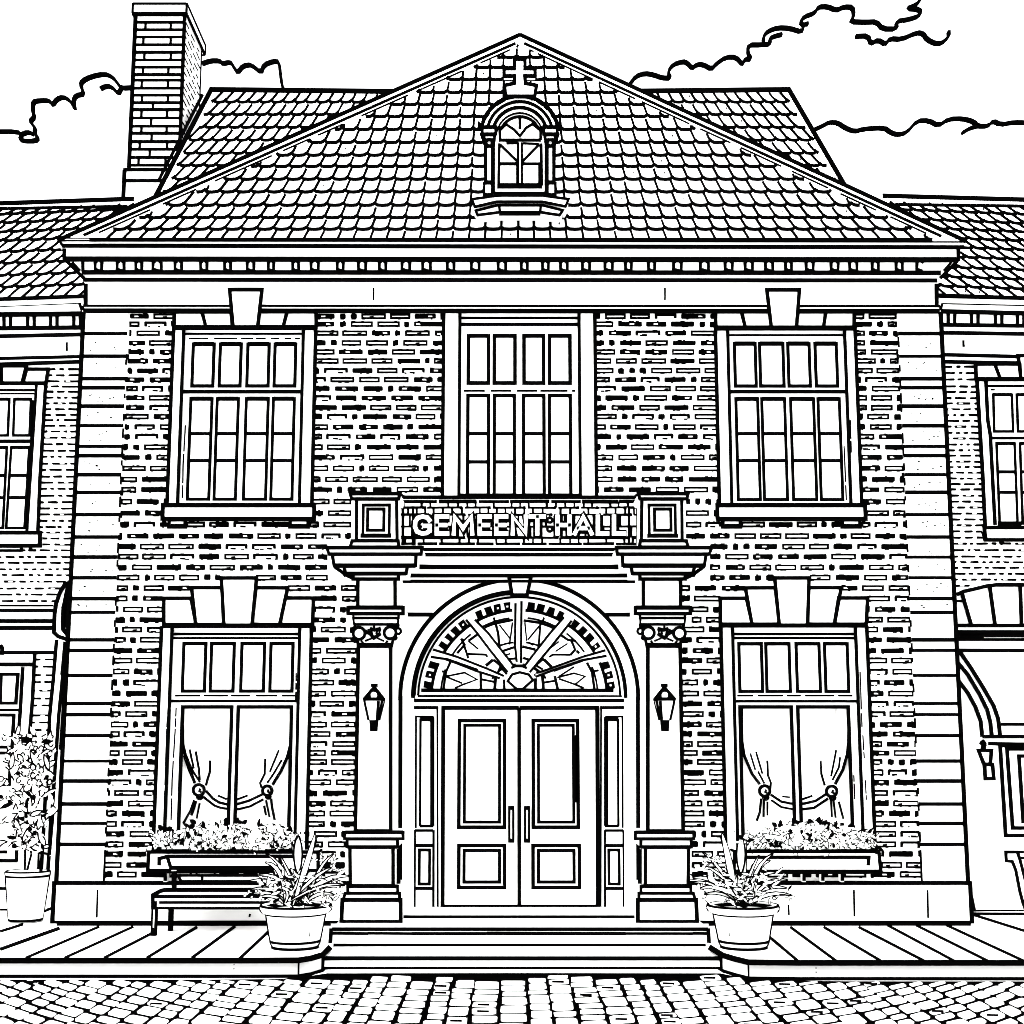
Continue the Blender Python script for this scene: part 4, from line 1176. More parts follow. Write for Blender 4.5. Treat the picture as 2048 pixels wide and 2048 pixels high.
        w.blot(pl, [(1937, 1765), (1941, 1765), (1954, 1828), (1937, 1832)], .03)
    w.build('wall', BRICK, wg)
    # cornice
    c = MB()
    dpth = (.22, .22, .12, .12, .1, .03)
    Y_ = lambda k, x: LYS[k][0] + (LYS[k][1] - LYS[k][0]) * (x - YX[0]) / (YX[1] - YX[0])
    ends = ((165, 165), (160, 163), (165, 166), (166, 166), (166, 166)) if isL else ((1879, 1879), (1884, 1882), (1880, 1880), (1880, 1880), (1880, 1880))
    for k in range(4):
        dd = (.25, .2, .17, .16)[k]
        c.fill(pl, [(far, Y_(k, far) + .3), (near, Y_(k, near) + .3), (near, Y_(k + 1, near)), (far, Y_(k + 1, far))][::1], -.2, dd)
    c.fill(pl, [(far, Y_(4, far) + .3), (near, Y_(4, near) + .3), (near, 722), (far, Y_(4, far) + 54)], -.2, .02)
    for k in range(5):
        xe = ends[k][0]; c.line(pl, [(far, Y_(k, far)), (xe, Y_(k, xe))], LYS[k][2], (.25, .2, .2, .18, .16)[k])
    x = (112 if isL else 1898); narrow = True
    x = 160 if isL else 1897
    sgn = -1 if isL else 1
    for n_ in range(24):
        wd = 13 if narrow else random.uniform(30, 36)
        c.line(pl, [(x, Y_(2, x)), (x, Y_(3, x))], 5, .175)
        x += sgn * wd; narrow = not narrow
    if isL: c.ext(pl, [(158, 605), (165, 626)], 4, .2)
    else: c.ext(pl, [(1885, 607), (1882, 620)], 3, .2)
    c.build('cornice', STONE, wg)
    # roof
    ez = pl.P(near, Y_(0, near), .27)
    vdir = V((pl.n.x * -1, pl.n.y * -1, 0)).normalized() * cos(PT) + V((0, 0, sin(PT)))
    rp = Plane(ez, pl.u, vdir)
    rf = MB()
    ry0 = ((0, 406), (250, 397.5)) if isL else ((2048, 398.5), (1776, 391))
    fy = lambda x: ry0[0][1] + (ry0[1][1] - ry0[0][1]) * (x - ry0[0][0]) / (ry0[1][0] - ry0[0][0])
    nr = 330 if isL else 1720
    poly = [(far, Y_(0, far)), (nr, Y_(0, nr)), (nr, fy(nr)), (far, fy(far))]
    pts = [rp.P(*q) for q in poly]
    rf.poly(pts)
    back = V((-pl.n.x, -pl.n.y, 0)); drop = [p_ + back * ((pts[2] - pts[1]).dot(back)) + V((0, 0, pts[1].z - pts[2].z)) for p_ in (pts[2], pts[3])]
    rf.poly([pts[3], pts[2], drop[0], drop[1]]); rf.poly([pts[0], pts[3], drop[1]])
    run(rf, rp, *ry0[0], *ry0[1], 7, 0, *((far, 268) if isL else (1765, far)))
    off = 10.5 if isL else 13
    run(rf, rp, ry0[0][0], ry0[0][1] + off, ry0[1][0], ry0[1][1] + off + 4, 4.4, 0, *((far, 255) if isL else (1790, far)))
    RYW = [596, 572.5, 549, 525, 502, 480, 462, 444, 427, 416] if isL else [594, 576, 557, 538, 517, 498, 480, 462, 445, 427, 412]
    rx = 20 if isL else 2030
    vs = [rp.uv(rx, y)[1] for y in RYW]
    tw = abs(rp.uv(rx + 27, 540)[0] - rp.uv(rx, 540)[0])
    ua_, ub_ = sorted((rp.uv(far, 600)[0], rp.uv(nr, 600)[0]))
    tiles(rf, rp, vs, lambda v: ua_, lambda v: ub_, tw, rp.uv(rx, 540)[0], 0, 4, 2.8, skew=(.5 if isL else -.5))
    rf.build('roof', TILE, wg)
    # windows on the wings
    if isL:
        f = MB()
        f.fill(pl, [(-70, 766), (90.6, 766), (75, 1064), (-90, 1064)], -.05, .02)
        f.line(pl, [(90.6, 767), (79, 960), (75, 1063)], 5.4, .02)
        f.line(pl, [(72.5, 768), (64, 900), (53.5, 1063)], 4.2, .02)
        f.line(pl, [(-70, 780), (70, 780)], 3.8, .02); f.line(pl, [(-60, 787), (68, 787)], 2, .02)
        f.line(pl, [(-70, 882.5), (66, 882)], 6, .02)
        f.line(pl, [(66.5, 800), (63, 860), (55, 960), (50, 1050)], 2.4, .02)
        fo = f.build('window', PAINT, wg); fo['label'] = 'upper window of the left wing, cut by the picture edge'
        g = MB()
        for q in ([(28.5, 798), (61.5, 798), (58.5, 870.5), (26, 870.5)], [(-20, 798), (18, 798), (15, 870.5), (-24, 870.5)],
                  [(22, 894.6), (58, 894.6), (48.5, 1055.5), (12, 1055.5)], [(-24, 894.6), (13, 894.6), (5, 1055.5), (-34, 1055.5)]):
            g.fill(pl, q, .0, .025); g.line(pl, q, 3.9, .025, True, t=.01); g.line(pl, [q[0], q[1]], 5.4, .025)
        for ya in (950.5, 995): g.line(pl, [(-30, ya), (9, ya)], 5.4, .025); g.line(pl, [(19 if ya < 960 else 16, ya), (54, ya)], 5.4, .025)
        g.build('pane', PANE, fo)
        s_ = MB(); s_.shape(pl, [(-120, 1065), (79, 1065), (79, 1091), (-120, 1091)], -.02, .1, 7)
        s_.shape(pl, [(-20, 1093), (42, 1093), (42, 1101), (-20, 1101)], -.02, .06, 4); s_.line(pl, [(60, 1094), (61, 1100)], 5, .02); s_.build('sill', STONE, fo)
        l_ = MB()
        for q in (DD((-60, 665), (-8, 665), (0, 790), (-60, 790)), DD((10, 663), (200, 663), (168, 795), (10, 795)), DD((205, 688), (370, 688), (352, 795), (175, 795))): l_.shape(pl, q, -.02, .03, 5.6)
        l_.line(pl, [(-80, 766), (92, 766)], 6.4, .04); l_.build('lintel', STONE, fo)
        f = MB()
        f.fill(pl, [(-90, 1328), (68.6, 1309), (58, 1473), (50, 1700), (-90, 1700)], -.05, .015)
        f.line(pl, [(68.6, 1308), (64, 1400), (58, 1473)], 5.4, .02); f.line(pl, [(-90, 1328.7), (66, 1328.7)], 7, .02)
        f.line(pl, [(45, 1334), (40, 1420), (35.5, 1478)], 5.4, .02); f.line(pl, [(34, 1476), (48, 1477), (58, 1472)], 5, .02)
        f.line(pl, [(-90, 1419.8), (37, 1419.8)], 4.2, .02)
        fo = f.build('window', PAINT, wg); fo['label'] = 'lower window of the left wing, half hidden by the shrub'
        g = MB()
        for q in ([(2, 1348.5), (35, 1348.5), (31, 1406), (0, 1406)], [(-50, 1348.5), (-10, 1348.5), (-12, 1406), (-52, 1406)], [(-60, 1430), (27, 1430), (23.5, 1494), (-64, 1494)], [(-60, 1506), (22, 1506), (17.5, 1569), (-66, 1569)]):
            g.fill(pl, q, .0, .025); g.line(pl, q, 5.4, .025, True, t=.01)
        g.build('pane', PANE, fo)
    else:
        f = MB()
        f.fill(pl, [(1954, 757), (2180, 757), (2200, 1054), (1971, 1054)], -.05, .02)
        f.line(pl, [(1954.5, 757), (1966, 948), (1971, 1054)], 6, .02)
        f.line(pl, [(1972, 759), (1976, 840), (1981, 870), (1990.5, 1050)], 6, .02)
        f.line(pl, [(1974, 771.7), (2180, 771.7)], 3.6, .02); f.line(pl, [(1982, 875.7), (2180, 875.7)], 4.6, .02)
        f.line(pl, [(1982, 779), (1990, 779)], 2, .02)
        fo = f.build('window', PAINT, wg); fo['label'] = 'upper window of the right wing, cut by the picture edge'
        g = MB()
        for q in ([(1987, 789), (2024, 789), (2026.5, 862.5), (1989, 862.5)], [(2034, 789), (2072, 789), (2075, 862.5), (2036.5, 862.5)], [(2078, 789), (2118, 789), (2121, 862.5), (2080, 862.5)],
                  [(1993.5, 886.6), (2029.5, 886.6), (2035.5, 1047), (2000, 1047)], [(2040.5, 886.6), (2078, 886.6), (2084, 1047), (2046, 1047)]):
            g.fill(pl, q, .0, .025); g.line(pl, q, 3.9, .025, True, t=.01); g.line(pl, [q[0], q[1]], 5.4, .025)
        for ya, xa in ((943.5, 1996), (984.4, 1998)): g.line(pl, [(xa, ya), (xa + 38, ya)], 5.2, .025); g.line(pl, [(xa + 46, ya), (xa + 84, ya)], 5.2, .025)
        g.ext(pl, [(2001, 1048), (2038, 1048)], 10, .025, t=.014)
        g.build('pane', PANE, fo)
        s_ = MB(); s_.shape(pl, [(1969, 1055), (2240, 1055), (2240, 1079.5), (1972, 1079.5)], -.02, .1, 6)
        s_.line(pl, N((1620, 240), (1640, 315)), 8, .1); s_.line(pl, N((1745, 320), (1765, 325), (1755, 345)), 5, .02); s_.build('sill', STONE, fo)
        l_ = MB()
        for q in ([(1952, 728), (1990, 728), (2001, 757), (1953, 757)], [(1990, 728), (2040, 728), (2042, 757), (2001, 757)], [(2037, 711), (2110, 711), (2106, 757), (2042, 757)]): l_.shape(pl, q, -.02, .035, 5.8)
        l_.line(pl, [(1953, 758), (2240, 758)], 7, .04); l_.build('lintel', STONE, fo)
        dd = MB()
        dd.shape(pl, [(2001, 1491), (2300, 1491), (2300, 1671), (2012, 1671)], -.02, .035, 6)
        dd.shape(pl, [(2014.5, 1498), (2290, 1498), (2290, 1656), (2026, 1656)], .0, .045, 6)
        dd.shape(pl, [(2038.5, 1512), (2280, 1512), (2280, 1643), (2047, 1643)], .0, .055, 6)
        dd.build('door', PAINT, wg)

# ================================================================== DRAINPIPE
DP = Plane((0, .35, 0), (1, 0, 0), (0, 0, 1))
dp = MB()
pc = [(126, 1280), (121, 1340), (112, 1430), (105, 1516), (98, 1600), (92, 1700), (84, 1825)]
ptsw = [DP.P(*q) for q in pc]
pipe = [DP.P(122, 1280), DP.P(84, 1828)]
Zp = lambda x, y: DP.P(x, y)
lft = [(112.8, 1279), (106, 1360), (99, 1430), (95.6, 1516), (91, 1579)]
rgt = [(131.5, 1283), (125, 1350), (117, 1430), (109, 1549), (104, 1620)]
full_l = lft + [(87, 1650), (82, 1740), (76, 1825)]; full_r = rgt + [(98, 1710), (92.5, 1760), (88, 1825)]
quad = full_l + full_r[::-1]
dp.fill(DP, quad, -.08, .02)
dp.line(DP, full_l, 6, .02); dp.line(DP, rgt[:2], 9, .02); dp.line(DP, rgt[1:] + [(104, 1620), (98, 1710)], 5.5, .02); dp.line(DP, [(97.5, 1712), (94, 1760), (80, 1830)], 6, .02)
dp.line(DP, [(131, 1345), (124, 1440), (120, 1500)], 4, -.02)
X1_ = cr(0, 1120, 4.83)
hoodL = X1_((640, 205), (575, 320), (540, 420), (525, 520), (520, 700), (560, 738), (640, 765))
hoodR = X1_((672, 200), (640, 330), (612, 470), (605, 600), (610, 670), (650, 720), (665, 765))
dp.fill(DP, hoodL + hoodR[::-1], -.08, .03)
dp.line(DP, hoodL, 7, .03); dp.line(DP, hoodR, 8, .03); dp.line(DP, X1_((660, 440), (635, 500), (636, 655)), 4, .03)
dp.line(DP, X1_((670, 330), (640, 360), (612, 470)), 9, .032)
dp.path([DP.P(88, 1822), DP.P(88, 1822) + V((0, .6, 0))], .02); 
dpo = dp.build('drainpipe', PAINT); tag(dpo, 'white drainpipe with a hooked head against the left corner of the town hall', 'drainpipe')

# ================================================================== LANTERNS


def lantern(label, cx, mirror, dface, group):
    s_ = (D - dface) / F * 1.0
    base = M.P(cx, 1440, dface + .14)
    t = thing('wall_lantern', label, 'lantern', tuple(base), group)
    m1 = -1 if mirror else 1
    z = lambda y: M.P(cx, y, dface + .14).z
    c0 = V((base.x, base.y, 0)); k = 1 / F * (D - dface) * 1.0

    def fr_(za, ra, zb, rb, m): 
        a = [c0 + V((sx * ra, sy * ra, za)) for sx, sy in ((-1, -1), (1, -1), (1, 1), (-1, 1))]; b = [c0 + V((sx * rb, sy * rb, zb)) for sx, sy in ((-1, -1), (1, -1), (1, 1), (-1, 1))]
        return a, b

    def solid(mb, za, ra, zb, rb, m, inkr=0):
        a, b = fr_(za, ra, zb, rb, m)
        for i in range(4):
            j = (i + 1) % 4; mb.poly([a[i], a[j], b[j], b[i]], m)
            if inkr: mb.tube(a[i], b[i], inkr, n=4)
        mb.poly(a, m); mb.poly(b, m)
    px_ = k
    cap_ = MB()
    solid(cap_, z(1397), 21 * px_, z(1374), 4 * px_, 1); solid(cap_, z(1374), 6.5 * px_, z(1367), 6.5 * px_, 1); solid(cap_, z(1402), 20 * px_, z(1397), 21 * px_, 1)
    q = arc(cx, 1390, 6, 0, 340, 10)
    PF = Plane(c0 + V((0, -16 * px_, 0)), (1, 0, 0), (0, 0, 1))
    cap_.prism([PF.P(x, y + (1 if y > 1392 else 0), .02) for x, y in q], V((0, .006, 0)), 0, cap=False)
    cap_.build('cap', PAINT, t)
    g = MB(); solid(g, z(1440), 9.5 * px_, z(1402), 17.5 * px_, 0, .02)
    PF = Plane(c0 + V((0, -19 * px_, 0)), (1, 0, 0), (0, 0, 1))
    g.line(PF, [(cx + m1 * 9, 1402), (cx + m1 * 6, 1440)], 4.5, 0)
    g.build('glass', PANE, t)
    b = MB(); solid(b, z(1463), 7 * px_, z(1440), 8.5 * px_, 1); b.box(base.x - .02, base.x + .02, base.y + .03, -dface, z(1455), z(1448), 1)
    b.build('bracket', PAINT, t)


lantern('black edged wall lantern on the column left of the doors', 747.7, False, dC, 'lanterns flanking the entrance')
lantern('black edged wall lantern on the column right of the doors', 2 * AX - 747.7 + .5, True, dC, 'lanterns flanking the entrance')
wr = wing('R')
t = thing('wall_lantern', 'small lantern hanging beside the arched doorway of the right wing', 'lantern', tuple(wr.P(1972, 1520, .15)))
b = MB(); b.shape(wr, S((1495, 255), (1620, 255), (1608, 388), (1548, 388)), .05, .16, 6.2); b.build('glass', PANE, t)
b = MB(); b.shape(wr, S((1552, 392), (1630, 392), (1642, 528), (1562, 528)), .05, .15, 6.2); b.build('base', PAINT, t)
b = MB(); b.line(wr, S((1530, 160), (1552, 190), (1545, 240)), 7, .1, t=.04); b.line(wr, S((1510, 180), (1570, 215)), 4, .1, t=.03)
b.path([wr.P(1969, 1495, .1), wr.P(1969, 1495, .0)], .015); b.build('bracket', PAINT, t)

# ================================================================== PLANTS


def leaf(mb, c, dirv, nrm, L, W, ink=.0035, solid=False, part=1.0):
    """small pointed leaf: white blade with a drawn edge"""
    dirv = V(dirv).normalized(); side = dirv.cross(V(nrm)).normalized(); nn = side.cross(dirv).normalized()
    pr = [(0, 0), (.3, .42), (.65, .38), (1, 0), (.65, -.38), (.3, -.42)]
    pts = [c + dirv * (a * L) + side * (b * W) for a, b in pr]
    mb.poly(pts, 1 if solid else 0)
    if not solid:
        n = len(pts)
        for i in range(n):
            if random.random() < part: mb.tube(pts[i], pts[(i + 1) % n], ink, n=3)


def blade(mb, pts, w0, ink=.012):
    """long arching leaf along pts (3D), widest in the middle"""
    n = len(pts); L = []; R_ = []
    for i, p_ in enumerate(pts):
        a = pts[max(0, i - 1)]; b = pts[min(n - 1, i + 1)]; t_ = (b - a).normalized()
        view = (CAM - p_).normalized(); s_ = t_.cross(view).normalized()
        f = sin(pi * min(1, (i + .35) / (n - .3))) ** .7
        L.append(p_ + s_ * w0 * f); R_.append(p_ - s_ * w0 * f)
    for i in range(n - 1): mb.poly([L[i], L[i + 1], R_[i + 1], R_[i]], 0)
    mb.path(L, ink, n=4); mb.path(R_[::1], ink, n=4); mb.path([L[0], R_[0]], ink, n=4); mb.path([L[-1], R_[-1]], ink, n=4)


def curve3(p0, p1, p2, n=7):
    return [p0 * (1 - t) ** 2 + p1 * 2 * t * (1 - t) + p2 * t * t for t in [i / (n - 1) for i in range(n)]]


def pot_plant(label, cx, mirror, group):
    yb = dist_at(1896, 0)
    PL = Plane((0, yb, 0), (1, 0, 0), (0, 0, 1))
    base = PL.P(cx, 1897); base.z = 0
    k = (PL.P(cx + 1, 1860) - PL.P(cx, 1860)).x
    t = thing('potted_plant', label, 'potted plant', tuple(base), group)
    z = lambda y: PL.P(cx, y).z
    m = MB(); n0 = 44 * k; zr0 = z(1826); zr1 = z(1809)
    m.lathe(base, [(.01, 0.02), (44 * k, .02), (45 * k, .03), (48 * k, z(1884)), (58.5 * k, zr0), (66 * k, zr0 + .01), (71 * k, zr0 + .05), (69.5 * k, zr1), (60 * k, zr1), (58 * k, zr1 - .05), (.01, zr1 - .05)], 0, 40)
    m.ring(base, 45 * k, .016, .026); m.ring(base, 49 * k, z(1881), .026); m.ring(base, 59 * k, zr0, .024); m.ring(base, 69.5 * k, zr1 - .005, .022); m.ring(base, 57 * k, zr1 - .03, .035)
    vd = V((base.x, base.y + D, 0)).normalized(); sd = V((vd.y, -vd.x, 0))
    for sg_ in (-1, 1):
        m.path([base + sd * sg_ * 45 * k + V((0, 0, .03)), base + sd * sg_ * 48 * k + V((0, 0, z(1884))), base + sd * sg_ * 58.5 * k + V((0, 0, zr0))], .018)
        m.path([base + sd * sg_ * 60 * k + V((0, 0, zr0)), base + sd * sg_ * 68 * k + V((0, 0, zr0 + .02)), base + sd * sg_ * 71 * k + V((0, 0, zr0 + .05)), base + sd * sg_ * 69.5 * k + V((0, 0, zr1))], .016)
    s1 = 1 if not mirror else -1
    a_ = base + V((s1 * 36 * k, -41 * k, 0)); m.path([a_ + V((0, 0, z(1836))), a_ + V((-s1 * .012, .01, z(1868)))], .006, n=4)
    m.build('pot', STONE, t)
    fo = MB()
    root = base + V((0, 0, zr1))
    spec = [((755, 705), 17, (700, 900)), ((760, 720), 10, (705, 880)), ((870, 830), 9, (760, 900)), ((860, 915), 9, (740, 960)), ((950, 985), 11, (800, 960)), ((945, 1030), 8, (800, 990)), ((905, 1050), 10, (780, 1010)), ((870, 1095), 8, (760, 1060)),
            ((440, 880), 11, (560, 900)), ((400, 960), 10, (540, 950)), ((320, 1010), 9, (480, 980)), ((330, 1060), 9, (500, 1020)), ((310, 1100), 9, (470, 1060)), ((430, 830), 8, (580, 920)), ((400, 1100), 9, (520, 1080)),
            ((520, 840), 8, (580, 950)), ((590, 760), 8, (610, 900)), ((700, 1040), 8, (680, 1070)), ((560, 1050), 8, (600, 1080))]
    for tip, w, mid in spec:
        tx, ty = PP(tip)[0]; mx_, my = PP(mid)[0]
        if mirror: tx, mx_ = cx + (590 - tx) * 1.0, cx + (590 - mx_)
        else: tx, mx_ = cx + tx - 590, cx + mx_ - 590
        dy = random.uniform(-.22, .12)
        T = PL.P(tx, ty); T.y += dy; Mp = PL.P(mx_, my); Mp.y += dy * .6
        Rt = root + V((random.uniform(-.12, .12), random.uniform(-.12, .05), 0))
        blade(fo, curve3(Rt, Mp, T), w * k * random.uniform(.32, .46), .009)
    # upright broad leaf
    ux = cx + (596 - 590) * (1 if not mirror else -1) * 1
    P0 = PL.P(ux + (0 if not mirror else 0), 1745); P1 = PL.P(ux, 1672)
    blade(fo, curve3(P0, (P0 + P1) / 2, P1), 8.5 * k, .014)
    for _ in range(190):
        a = random.uniform(0, 2 * pi); rr_ = random.uniform(.0, .42) * (1 if random.random() < .7 else 1.25)
        p_ = root + V((rr_ * cos(a), rr_ * sin(a) * .8, random.uniform(.0, .33)))
        leaf(fo, p_, (random.uniform(-1, 1), random.uniform(-.5, .1), random.uniform(-.3, .8)), (0, -1, .3), random.uniform(.05, .15), random.uniform(.02, .045), .0065, random.random() < .22, .55)
    # small blossoms at the outer tips
    for (bx, by) in ((840, 860), (760, 860), (850, 905), (880, 1050), (330, 1090), (640, 735)):
        x_, y_ = PP((bx, by))[0]; x_ = cx + (x_ - 590) * (-1 if mirror else 1)
        q0 = PL.P(x_, y_)
        for _ in range(7):
            leaf(fo, q0 + V((random.uniform(-.05, .05), random.uniform(-.04, .04), random.uniform(-.05, .05))), (random.uniform(-1, 1), -.2, random.uniform(-1, 1)), (0, -1, .2), random.uniform(.03, .07), .03, .005, random.random() < .3, .8)
    fo.build('foliage', LEAF, t)


pot_plant('round rimmed pot of arching leaves left of the entrance steps', 590, False, 'pots beside the entrance steps')
pot_plant('round rimmed pot of arching leaves right of the entrance steps', 1487.7, True, 'pots beside the entrance steps')

# flower boxes
for isL in (True, False):
    dBX = .42
    t = thing('flower_box', 'long flower box under the lower left window, above the bench' if isL else 'long flower box under the lower right window, above bare plinth', 'flower box',
              tuple(M.P(450 if isL else 1620, 1742, .2)), 'flower boxes under the lower windows')
    b = MB()
    q = [(297, 1704), (636, 1704), (636, 1742), (295, 1742)] if isL else [(1470, 1703), (1758, 1703), (1762, 1743.5), (1468, 1743.5)]
    b.fill(M, q, .07, dBX); b.line(M, q, 6, dBX, True); b.line(M, [q[3], q[2]], 8, dBX, t=.014)
    ir = [(318, 1731), (318, 1717), (335, 1713), (620, 1713)] if isL else [(1736.5, 1731), (1738, 1714.5), (1480, 1714.5)]
    b.line(M, ir, 6, dBX)
    for px3 in q: 
        p_ = M.P(*px3, dBX); b.tube(p_, p_ + V((0, dBX - .08, 0)), .018, n=4)
    b.build('box', PAINT, t)
    for bx in ((330, 560) if isL else (1608.5, 1646, 1685)):
        k_ = MB(); k_.fill(M, [(bx - 3, 1745), (bx + 3, 1745), (bx + 3, 1764), (bx - 3, 1764)], .06, .2); k_.line(M, [(bx, 1746), (bx, 1762)], 5, .2); k_.build('bracket', STONE, t)
    fl_ = MB()
    xa, xb = (303, 600) if isL else (1492, 1757)
    # soft white mass so the window does not show through
    zt_, zb_ = M.P(450, 1662, .25).z, M.P(450, 1706, .25).z
    hump = []
    n = 14
    for i in range(n + 1):
        f = i / n; x_ = xa + (xb - xa) * f
        yy = 1672 - 20 * sin(pi * f) ** .5 + random.uniform(-6, 6) + (14 if f in (0, 1) else 0)
        hump.append((x_, yy))
    fl_.fill(M, [(xa + 6, 1704)] + hump[1:-1] + [(xb - 6, 1704)], .10, .34)
    N_ = 300
    for _ in range(N_):
        f = random.random(); x_ = xa + (xb - xa) * f; ytop = 1648 + 20 * abs(2 * f - 1) ** 2
        y_ = ytop + (1702 - ytop) * random.random() ** .9
        dd_ = random.choice((.36, .38, .40)) if y_ > ytop + 8 else random.uniform(.2, .42)
        p_ = M.P(x_, y_, dd_)
        an = random.uniform(0, 2 * pi)
        leaf(fl_, p_, (cos(an), random.uniform(-.5, .0), sin(an)), (random.uniform(-.4, .4), -1, random.uniform(-.3, .5)), random.uniform(.05, .12), random.uniform(.035, .065), .0078, random.random() < .2, .5)
    for _ in range(26):   # dark leaves along the top edge
        f = random.random(); x_ = xa + 15 + (xb - xa - 30) * f; ytop = 1650 + 18 * abs(2 * f - 1) ** 2
        p_ = M.P(x_, ytop + random.uniform(-6, 6), .33)
        leaf(fl_, p_, (random.uniform(-1, 1), -.1, random.uniform(.0, 1)), (0, -1, 0), random.uniform(.06, .11), random.uniform(.05, .08), .004, True)
    fl_.line(M, [(xa + 5, 1701.5), (xa + 75, 1701)], 4.5, dBX); fl_.line(M, [(xa + 150, 1701.5), (xa + 195, 1701)], 4.5, dBX); fl_.line(M, [(xb - 70, 1701.5), (xb - 5, 1701)], 5, dBX)
    fl_.build('flowers', LEAF, t)

# tall shrub in a tapered pot at the far left
SH = Plane((0, .12, 0), (1, 0, 0), (0, 0, 1))
sb = SH.P(50, 1842); sb.z = 0.0
t = thing('potted_shrub', 'tall leafy shrub in a tapered pot at the far left', 'potted shrub', tuple(sb))
X2 = cr(0, 1440, 4.6)
m = MB(); kk = (SH.P(51, 1800) - SH.P(50, 1800)).x
zt_ = SH.P(50, 1742).z; zr = SH.P(50, 1751).z; ctr = V((SH.P(53, 1800).x, .12, 0))
m.lathe(ctr, [(.01, .01), (29 * kk, .01), (33 * kk, .05), (41 * kk, zr), (42.5 * kk, zr), (42.5 * kk, zt_), (38 * kk, zt_), (38 * kk, zt_ - .04), (.01, zt_ - .04)], 0, 40)
m.ring(ctr, 31 * kk, .03, .03); m.ring(ctr, 42 * kk, zr, .026); m.ring(ctr, 42 * kk, zt_, .02)
vd = V((ctr.x, ctr.y + D, 0)).normalized(); sd = V((vd.y, -vd.x, 0))
for s_ in (-1, 1): m.path([ctr + sd * s_ * 31 * kk + V((0, 0, .03)), ctr + sd * s_ * 41 * kk + V((0, 0, zr)), ctr + sd * s_ * 42.5 * kk + V((0, 0, zt_))], .022)
m.build('pot', STONE, t)
sm = MB()
for pts in (((228, 1380), (232, 1180), (250, 900), (290, 600), (300, 300)), ((250, 1380), (290, 1230), (240, 1030), (230, 850), (250, 700)), ((350, 1375), (355, 1220), (430, 1230), (440, 1240))):
    sm.path([SH.P(*q, .0) for q in X2(*pts)], .017)
sm.path([SH.P(*q) for q in X2((445, 1240), (440, 1430))], .02)
sm.build('stem', STONE, t)
fo = MB()
for i in range(225):
    f = random.random(); y_ = 1470 + 225 * f
    half = 38 + 12 * sin(f * 3.0); x_ = 60 - 8 * f + random.gauss(0, .5) * half
    if x_ < -20 or x_ > 112: continue
    p_ = SH.P(x_, y_, random.uniform(-.2, .3)); an = random.uniform(-.5, pi + .5)
    big = random.random() < .4
    leaf(fo, p_, (cos(an), random.uniform(-.4, .1), sin(an)), (random.uniform(-.3, .3), -1, .2), random.uniform(.12, .22) if big else random.uniform(.06, .11), random.uniform(.05, .08), .0115, random.random() < .12, .6)
fo.build('foliage', LEAF, t)

# slanted stand cut by the right edge
PR = Plane((0, .6, 0), (1, 0, 0), (0, 0, 1))
cb_ = PR.P(2060, 1838); cb_.z = 0
t = thing('slanted_stand', 'white slanted stand with a hooked top, cut by the right edge of the picture', 'stand', tuple(cb_))
m = MB()
m.shape(PR, [(2012, 1704), (2035, 1704), (2041, 1722), (2052, 1765), (2066, 1815), (2072, 1836), (2058, 1836), (2047, 1808), (2040, 1782), (2032, 1740), (2025, 1723), (2013, 1722)], -.05, .03, 5)
m.build('upright', PAINT, t)
m = MB()
m.shape(PR, [(2036, 1704), (2220, 1704), (2220, 1716), (2040, 1716)], -.04, .015, 4)
m.build('rail', PAINT, t)
m = MB()
m.shape(PR, [(2220, 1704), (2232, 1704), (2230, 1836), (2218, 1836)], -.05, .02, 5)
m.build('leg', PAINT, t)

# ================================================================== BENCH
Yf = dist_at(1872, 0); Yb = dist_at(1861, 0)
bx0 = Plane((0, Yf, 0), (1, 0, 0), (0, 0, 1)).P(305, 1830).x; bx1 = Plane((0, Yf, 0), (1, 0, 0), (0, 0, 1)).P(545, 1830).x
FB = Plane((0, Yf, 0), (1, 0, 0), (0, 0, 1)); BB = Plane((0, Yb, 0), (1, 0, 0), (0, 0, 1))
t = thing('bench', 'slatted white bench under the lower left window, partly behind the pot', 'bench', (bx0 + .5, Yf + .25, 0))
zs = FB.P(320, 1793).z; zs2 = FB.P(320, 1816).z
m = MB(); m.box(bx0, bx1, Yf, Yb, zs - .05, zs - .002)
m.line(FB, [(308, 1793), (545, 1793)], 5.6, 0); m.line(FB, [(318, 1805), (545, 1805)], 4.4, .0); m.fill(FB, [(306, 1793), (545, 1793), (545, 1816), (307, 1816)], -.05, -.002)
m.line(FB, [(308, 1816.5), (545, 1816.5)], 4, 0); m.ext(FB, [(305, 1791), (305.5, 1816)], 6, 0)
GPb = Plane((0, 0, zs), (1, 0, 0), (0, 1, 0)); m.line(GPb, [(303, 1791), (322, 1781), (330, 1779.5), (540, 1779.5)], 6.5, 0, t=.004)
m.build('seat', PAINT, t)
for (pl2, xa, xb, yb2, sol) in ((FB, 304, 311, 1872, 0), (BB, 338, 347.5, 1861, 1), (FB, 538, 545, 1872, 0), (BB, 548, 556, 1861, 1)):
    m = MB(); ztop = zs - .06
    xw0 = pl2.P(xa, 1840).x; xw1 = pl2.P(xb, 1840).x; yy = pl2.o.y
    off_ = 0.06 if pl2 is FB else -.06
    m.box(xw0, xw1, yy, yy + off_, 0, ztop, 1 if sol else 0)
    if not sol:
        m.boxedges(xw0, xw1, yy, yy + off_, 0.01, ztop, .016); m.box(xw0 - .01, xw1 + .01, yy - .01, yy + off_, 0, .09, 1)
    m.build('leg', PAINT, t)
BK = Plane((0, Yb + .06, 0), (1, 0, 0), (0, 0, 1))
m = MB(); m.shape(BK, [(334, 1713), (560, 1713), (560, 1735), (341, 1735)], -.04, 0, 6); m.line(BK, [(340, 1735.5), (560, 1735.5)], 7.5, 0, t=.014)
